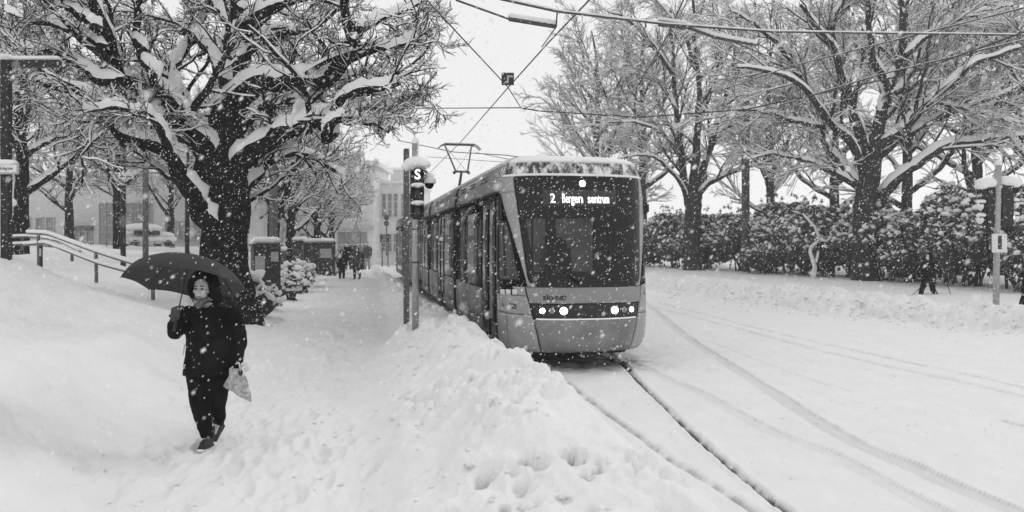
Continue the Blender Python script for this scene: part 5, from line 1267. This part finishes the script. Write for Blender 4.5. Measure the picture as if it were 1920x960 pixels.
# umbrella
hb = wl2(352, 592, -.24)+wp; ut = at(355, 482, WY+.12); ax = (Vector((.05, .34, 1))).normalized()
um_o = thing('umbrella', 'dark umbrella with pointed ribs held over the walking person', 'umbrella', tuple(ut))
ex = ax.cross(Vector((0, 1, 0))).normalized(); ex = -ex if ex.x < 0 else ex; ey = ax.cross(ex).normalized(); ey = -ey if ey.y < 0 else ey
NR = 8; RU = .57; DR = .27
def upt_(a, t, sag=0): 
    r = RU*math.sin(t*1.25)/math.sin(1.25); d = DR*(1-math.cos(t*1.25))/(1-math.cos(1.25)); c = abs(math.sin(a*NR/2)); r *= 1-.075*c*t; d -= .02*c*t
    d -= 0; return ex*(r*math.cos(a))+ey*(r*math.sin(a))-ax*d
V = [tuple(upt_(0, 0))]; Fq = []; nt_ = 12; na = NR*8
for j in range(1, nt_+1):
    for k in range(na): V.append(tuple(upt_(2*math.pi*k/na+.25, j/nt_)))
# re-phase the scallops to the ribs
V = [V[0]]; 
for j in range(1, nt_+1):
    for k in range(na):
        a = 2*math.pi*k/na; V.append(tuple(upt_(a, j/nt_)))
R0 = Matrix.Rotation(.22, 3, ax)
V = [tuple(R0 @ Vector(v)) for v in V]
for k in range(na): Fq.append((0, 1+k, 1+(k+1) % na))
for j in range(nt_-1):
    for k in range(na): a = 1+j*na+k; b_ = 1+j*na+(k+1) % na; Fq.append((a, a+na, b_+na, b_))
cn = mesh_obj('canopy', V, Fq, M['umbrella'], um_o, True)
for k in range(NR):
    a = 2*math.pi*k/NR; rb = B().tube([R0 @ (upt_(a, t)-ax*.004) for t in np.linspace(.02, 1.015, 8)], .0035, 5).obj('rib', M['darkmetal'], um_o)
    B().tube([R0 @ upt_(a, .55), -ax*.36], .003, 4).obj('strut', M['darkmetal'], rb)
end = hb-ut; B().tube([ax*.05, -ax*.02, -ax*.35, end, end-ax*.06], [.004, .006, .006, .006, .006], 8).obj('shaft', M['darkmetal'], um_o)
B().tube([end-ax*.02, end-ax*.12], [.013, .014], 10).obj('handle', M['black'], um_o)
# bag
bgp = wr_r+wp+Vector((.02, -.06, -.10)); bo = thing('shopping_bag', 'pale printed shopping bag swinging from the walking person\'s hand', 'bag', tuple(bgp))
def bl(px, py, dy=0): return at(px, py, WY-.10+dy)-bgp
nu, nv = 14, 18; V = []; Fq = []
tlp, trp, brp, blp = bl(430, 690), bl(452, 692), bl(469, 752), bl(424, 722)
tl2, tr2, br2, bl2 = bl(430, 688), bl(455, 690), bl(468, 758), bl(420, 724)
for sd_ in (-1, 1):
    for j in range(nv+1):
        v = j/nv
        for i in range(nu+1):
            u_ = i/nu; L_ = bl(430-12*v+3*math.sin(v*3), 690+34*v); R_ = bl(453+17*v+6*math.sin(v*3.1), 692+62*v)
            p_ = L_.lerp(R_, u_); th_ = .045*math.sin(math.pi*u_)**.5*(.35+.65*math.sin(math.pi*min(1, v*1.02)))
            p_ = p_+Vector((0, sd_*th_+.010*math.sin(u_*9+v*5)+.008*math.sin(u_*17-v*11), 0)); V.append(tuple(p_))
o2 = (nu+1)*(nv+1)
for s0 in (0, o2):
    for j in range(nv):
        for i in range(nu):
            a = s0+j*(nu+1)+i; f_ = (a, a+1, a+nu+2, a+nu+1); Fq.append(f_ if s0 == 0 else f_[::-1])
for i in range(nu): a = nv*(nu+1)+i; Fq.append((a, a+1, a+1+o2, a+o2))
for j in range(nv):
    for c_ in (0, nu): a = j*(nu+1)+c_; Fq.append((a, a+nu+1, a+nu+1+o2, a+o2))
M['bag'] = mat('bag_print', .46, .45, v2=.24, scale=20, lo=.46, hi=.62, bump=.004, bscale=20)
bgm = mesh_obj('bag', V, Fq, M['bag'], bo, True)
P1 = [bl(434, 690), bl(447, 680, -.02), bl(450, 691)]; B().tube(smooth_line([tuple(p) for p in P1], 5), .007, 6).obj('strap', M['white'], bo)
P1 = [bl(445, 691, .03), bl(458, 683), bl(466, 690, -.02), bl(458, 694)]; B().tube(smooth_line([tuple(p) for p in P1], 5), [(.006, .022)]*16, 8, ref=(0, 1, .3)).obj('strap', M['white'], bo)
B().box(bl(451, 699, -.06), (.04, .015, .055), bev=.006, rx=.2).obj('tag', M['ink'], bo)
# --- other walkers
def walker(label, px, py, Y, h, seed, rz=0, m_coat=None, m_tr=None, stride=.25, coatlen=.42, bulk=1.0, voxel=.02, hood=True, arms=(.1, -.1), group=None, away=False):
    r_ = random.Random(seed); p = at(px, py, Y); o = thing('person', label, 'person', tuple(p), rz, group); s = h/1.75
    T = lambda x, y, z: Vector((x*s, y*s, z*s)); m_coat = m_coat or M['coat']; m_tr = m_tr or M['trouser']
    hL, hR = T(-.09, 0, .90), T(.09, 0, .90); fA, fB = -stride, stride*.9; liftB = .10 if stride > .1 else 0
    kL, kR = T(-.10, fA*.55-.05, .50), T(.10, fB*.35-.06, .49); aL, aR = T(-.10, fA, .09), T(.10, fB, .10+liftB)
    hc = T(0, -.02, 1.62); b = B(); head(b, hc, s); limb(b, [hc+T(0, .02, -.05), T(0, .02, 1.42)], [.05*s, .06*s]); limb(b, [T(0, 0, 1.38), T(0, .0, 1.15), T(0, 0, .92)], [(.17*s, .1*s), (.14*s, .1*s), (.16*s, .11*s)])
    sL, sR = T(-.20, 0, 1.40), T(.20, 0, 1.40); eL, eR = T(-.26, arms[0], 1.12), T(.26, arms[1], 1.12); wL, wR = T(-.25, arms[0]*1.5-.12, .88), T(.25, arms[1]*1.5-.12, .88)
    for a in ((sL, eL, wL), (sR, eR, wR)): limb(b, a, [.05*s, .04*s, .028*s])
    for a in ((hL, kL, aL), (hR, kR, aR)): limb(b, a, [.08*s, .055*s, .04*s])
    hand(b, wL, (0, -.1, -1), (1, 0, 0), 1, s, .5); hand(b, wR, (0, -.1, -1), (-1, 0, 0), -1, s, .5)
    link_me('body', remesh(b, .014 if Y < 30 else .022, 1), M['skin'], o, True)
    b = B(); b.tube([T(0, .01, 1.46), T(0, .01, 1.40), T(0, 0, 1.25), T(0, 0, 1.0), T(0, 0, .95-coatlen*.3), T(0, 0, .93-coatlen*.5)], [(.12*s, .1*s), (.215*bulk*s, .14*bulk*s), (.24*bulk*s, .17*bulk*s), (.235*bulk*s, .17*bulk*s), (.25*bulk*s, .18*bulk*s), (.24*bulk*s, .17*bulk*s)], 20, ref=(1, 0, 0))
    for a in ((sL, eL, wL), (sR, eR, wR)): limb(b, a, [.08*bulk*s, .07*bulk*s, .055*s])
    if hood: b.ball(hc+T(0, .045, .02), (.125*s, .115*s, .145*s), 16, 12); b.ball(hc+T(0, .06, -.1), (.13*s, .1*s, .09*s), 14, 10)
    link_me('coat', remesh(b, voxel, 2, .03, 7, seed), m_coat, o, True)
    b = B()
    for a in ((hL, kL, aL), (hR, kR, aR)): limb(b, [a[0], a[1], a[2]+T(0, 0, .05)], [.115*s, .088*s, .068*s])
    link_me('trousers', remesh(b, voxel, 2, .02, 9, seed), m_tr, o, True)
    for a, tl_ in ((aL, 0), (aR, .5 if stride > .1 else 0)): boot(a+T(0, 0, -.09), 0, tl_, o, s)
    if not hood: b = B(); b.ball(hc+T(0, .02, .05), (.085*s, .095*s, .08*s), 14, 10); b.obj('hat', M['hair'], o, True)
    return o
gw = 'group walking away down the path'
M['coat2'] = mat('coat_patterned', .02, .8, v2=.12, scale=9, lo=.48, hi=.6); M['coat3'] = mat('coat_grey', .10, .8, noise=.4, scale=8); M['tr2'] = mat('trousers_pale', .4, .8, noise=.1)
walker('hunched person in a black coat, leftmost of the group walking down the path', 641, 526, 41, 1.68, 1, .2, stride=.06, bulk=1.15, group=gw)
walker('wide person in a long speckled coat in the middle of the group on the path', 670, 525, 40, 1.78, 2, -.2, M['coat2'], stride=.12, bulk=1.55, coatlen=.75, group=gw)
walker('person in dark clothes half hidden behind the two front figures of the group', 653, 506, 47, 1.72, 3, .1, stride=.15, group=gw, hood=False)
walker('person behind the middle of the group, head above the others', 662, 504, 49, 1.82, 4, .0, M['coat3'], stride=.15, group=gw, hood=False)
walker('person with pale trousers and a grey jacket, rightmost of the group on the path', 689, 505, 48, 1.76, 5, .0, M['coat3'], M['tr2'], stride=.1, group=gw, hood=False)
wk = walker('person in black with a rucksack striding along the far pavement with walking poles', 1742, 569, 27, 1.80, 6, -1.15, stride=.34, bulk=1.05, arms=(-.25, .22))
rk = B(); rk.box((0, .24, 1.22), (.34, .24, .5), bev=.08); rk.obj('rucksack', M['black'], wk)
for i, (a, b_, lb) in enumerate([((1718, 545), (1697, 563), 'slim walking pole slanting behind the walker, on the left'), ((1789, 548), (1790, 573), 'slim walking pole planted in the snow right of the walker')]):
    q1, q2 = at(*a, 26.6), at(*b_, 26.6); st = thing('walking_pole', lb, 'pole', tuple(q2), 0, 'walking poles'); up = q1+(q1-q2)*(1.0 if i == 0 else 1.6)-q2
    if i: up = Vector((-.35, .1, 1.2))
    B().tube([Vector((0, 0, -.05)), up], .012, 6).obj('shaft', M['black'], st); B().tube([up*.93, up*1.03], .02, 6).obj('grip', M['black'], st)
walker('dark-clad walker just entering at the right picture edge, only a boot showing', 1932, 604, 21.8, 1.75, 8, -1.2, stride=.3)
# ------------------------------------------------------------------ falling snow and air
M['flake'] = mat('snowflake', .92, .9, noise=.02); 
nf = M['flake'].node_tree; pbn = nf.nodes['Principled BSDF']; pbn.inputs['Specular IOR Level'].default_value = .1
def flakes(n, y0, y1, s0, s1, seed, name, smooth=False, m=M['flake'], pw=3):
    r = np.random.default_rng(seed); Y = (y0**pw+(y1**pw-y0**pw)*r.random(n))**(1/pw); px = r.uniform(-60, 1980, n); py = r.uniform(-40, 1000, n)
    X = (px-960)/F*Y; Z = CH-(py-HY)/F*Y; ok = (Z > .75+.0*Y)|((X > 2.5) & (Z > .15)); X, Y, Z = X[ok], Y[ok], Z[ok]; n = len(X)
    s = (s0+(s1-s0)*r.random(n)**2.2)/2; oc = np.array([[1,0,0],[0,1,0],[-1,0,0],[0,-1,0],[.25,0,1.35],[-.25,0,-1.35]])
    V = np.stack([X, Y, Z], 1)[:, None]+oc[None]*s[:, None, None]*r.uniform(.6, 1.25, (n, 6, 1))+np.array([[0,0,0],[0,0,0],[0,0,0],[0,0,0],[.5,0,0],[-.5,0,0]])[None]*s[:, None, None]
    T = np.array([[0,1,4],[1,2,4],[2,3,4],[3,0,4],[1,0,5],[2,1,5],[3,2,5],[0,3,5]]); Q = (T[None]+(np.arange(n)*6)[:, None, None]).reshape(-1, 3)
    o = np_obj(name, V.reshape(-1, 3), Q, m, quad=False); tag(o, 'snowflakes falling through the air all over the street', 'snowflakes', kind='stuff'); return o
flakes(36000, 2.2, 12.8, .006, .0155, 1, 'falling_snow')
flakes(15000, 13, 27, .012, .028, 2, 'falling_snow')
flakes(9000, 22, 48, .018, .036, 3, 'falling_snow')
flakes(300, .7, 2.6, .006, .013, 4, 'falling_snow')
hb_ = B().box((0, 105, 20), (330, 230, 44)).obj('haze', None); hb_['kind'] = 'stuff'
hm = bpy.data.materials.new('haze_air'); hm.use_nodes = True; hn = hm.node_tree; hn.nodes.clear(); ho = hn.nodes.new('ShaderNodeOutputMaterial'); pv = hn.nodes.new('ShaderNodeVolumePrincipled')
pv.inputs['Color'].default_value = (1, 1, 1, 1); pv.inputs['Density'].default_value = .0011; hn.links.new(pv.outputs[0], ho.inputs['Volume']); hb_.data.materials.append(hm)
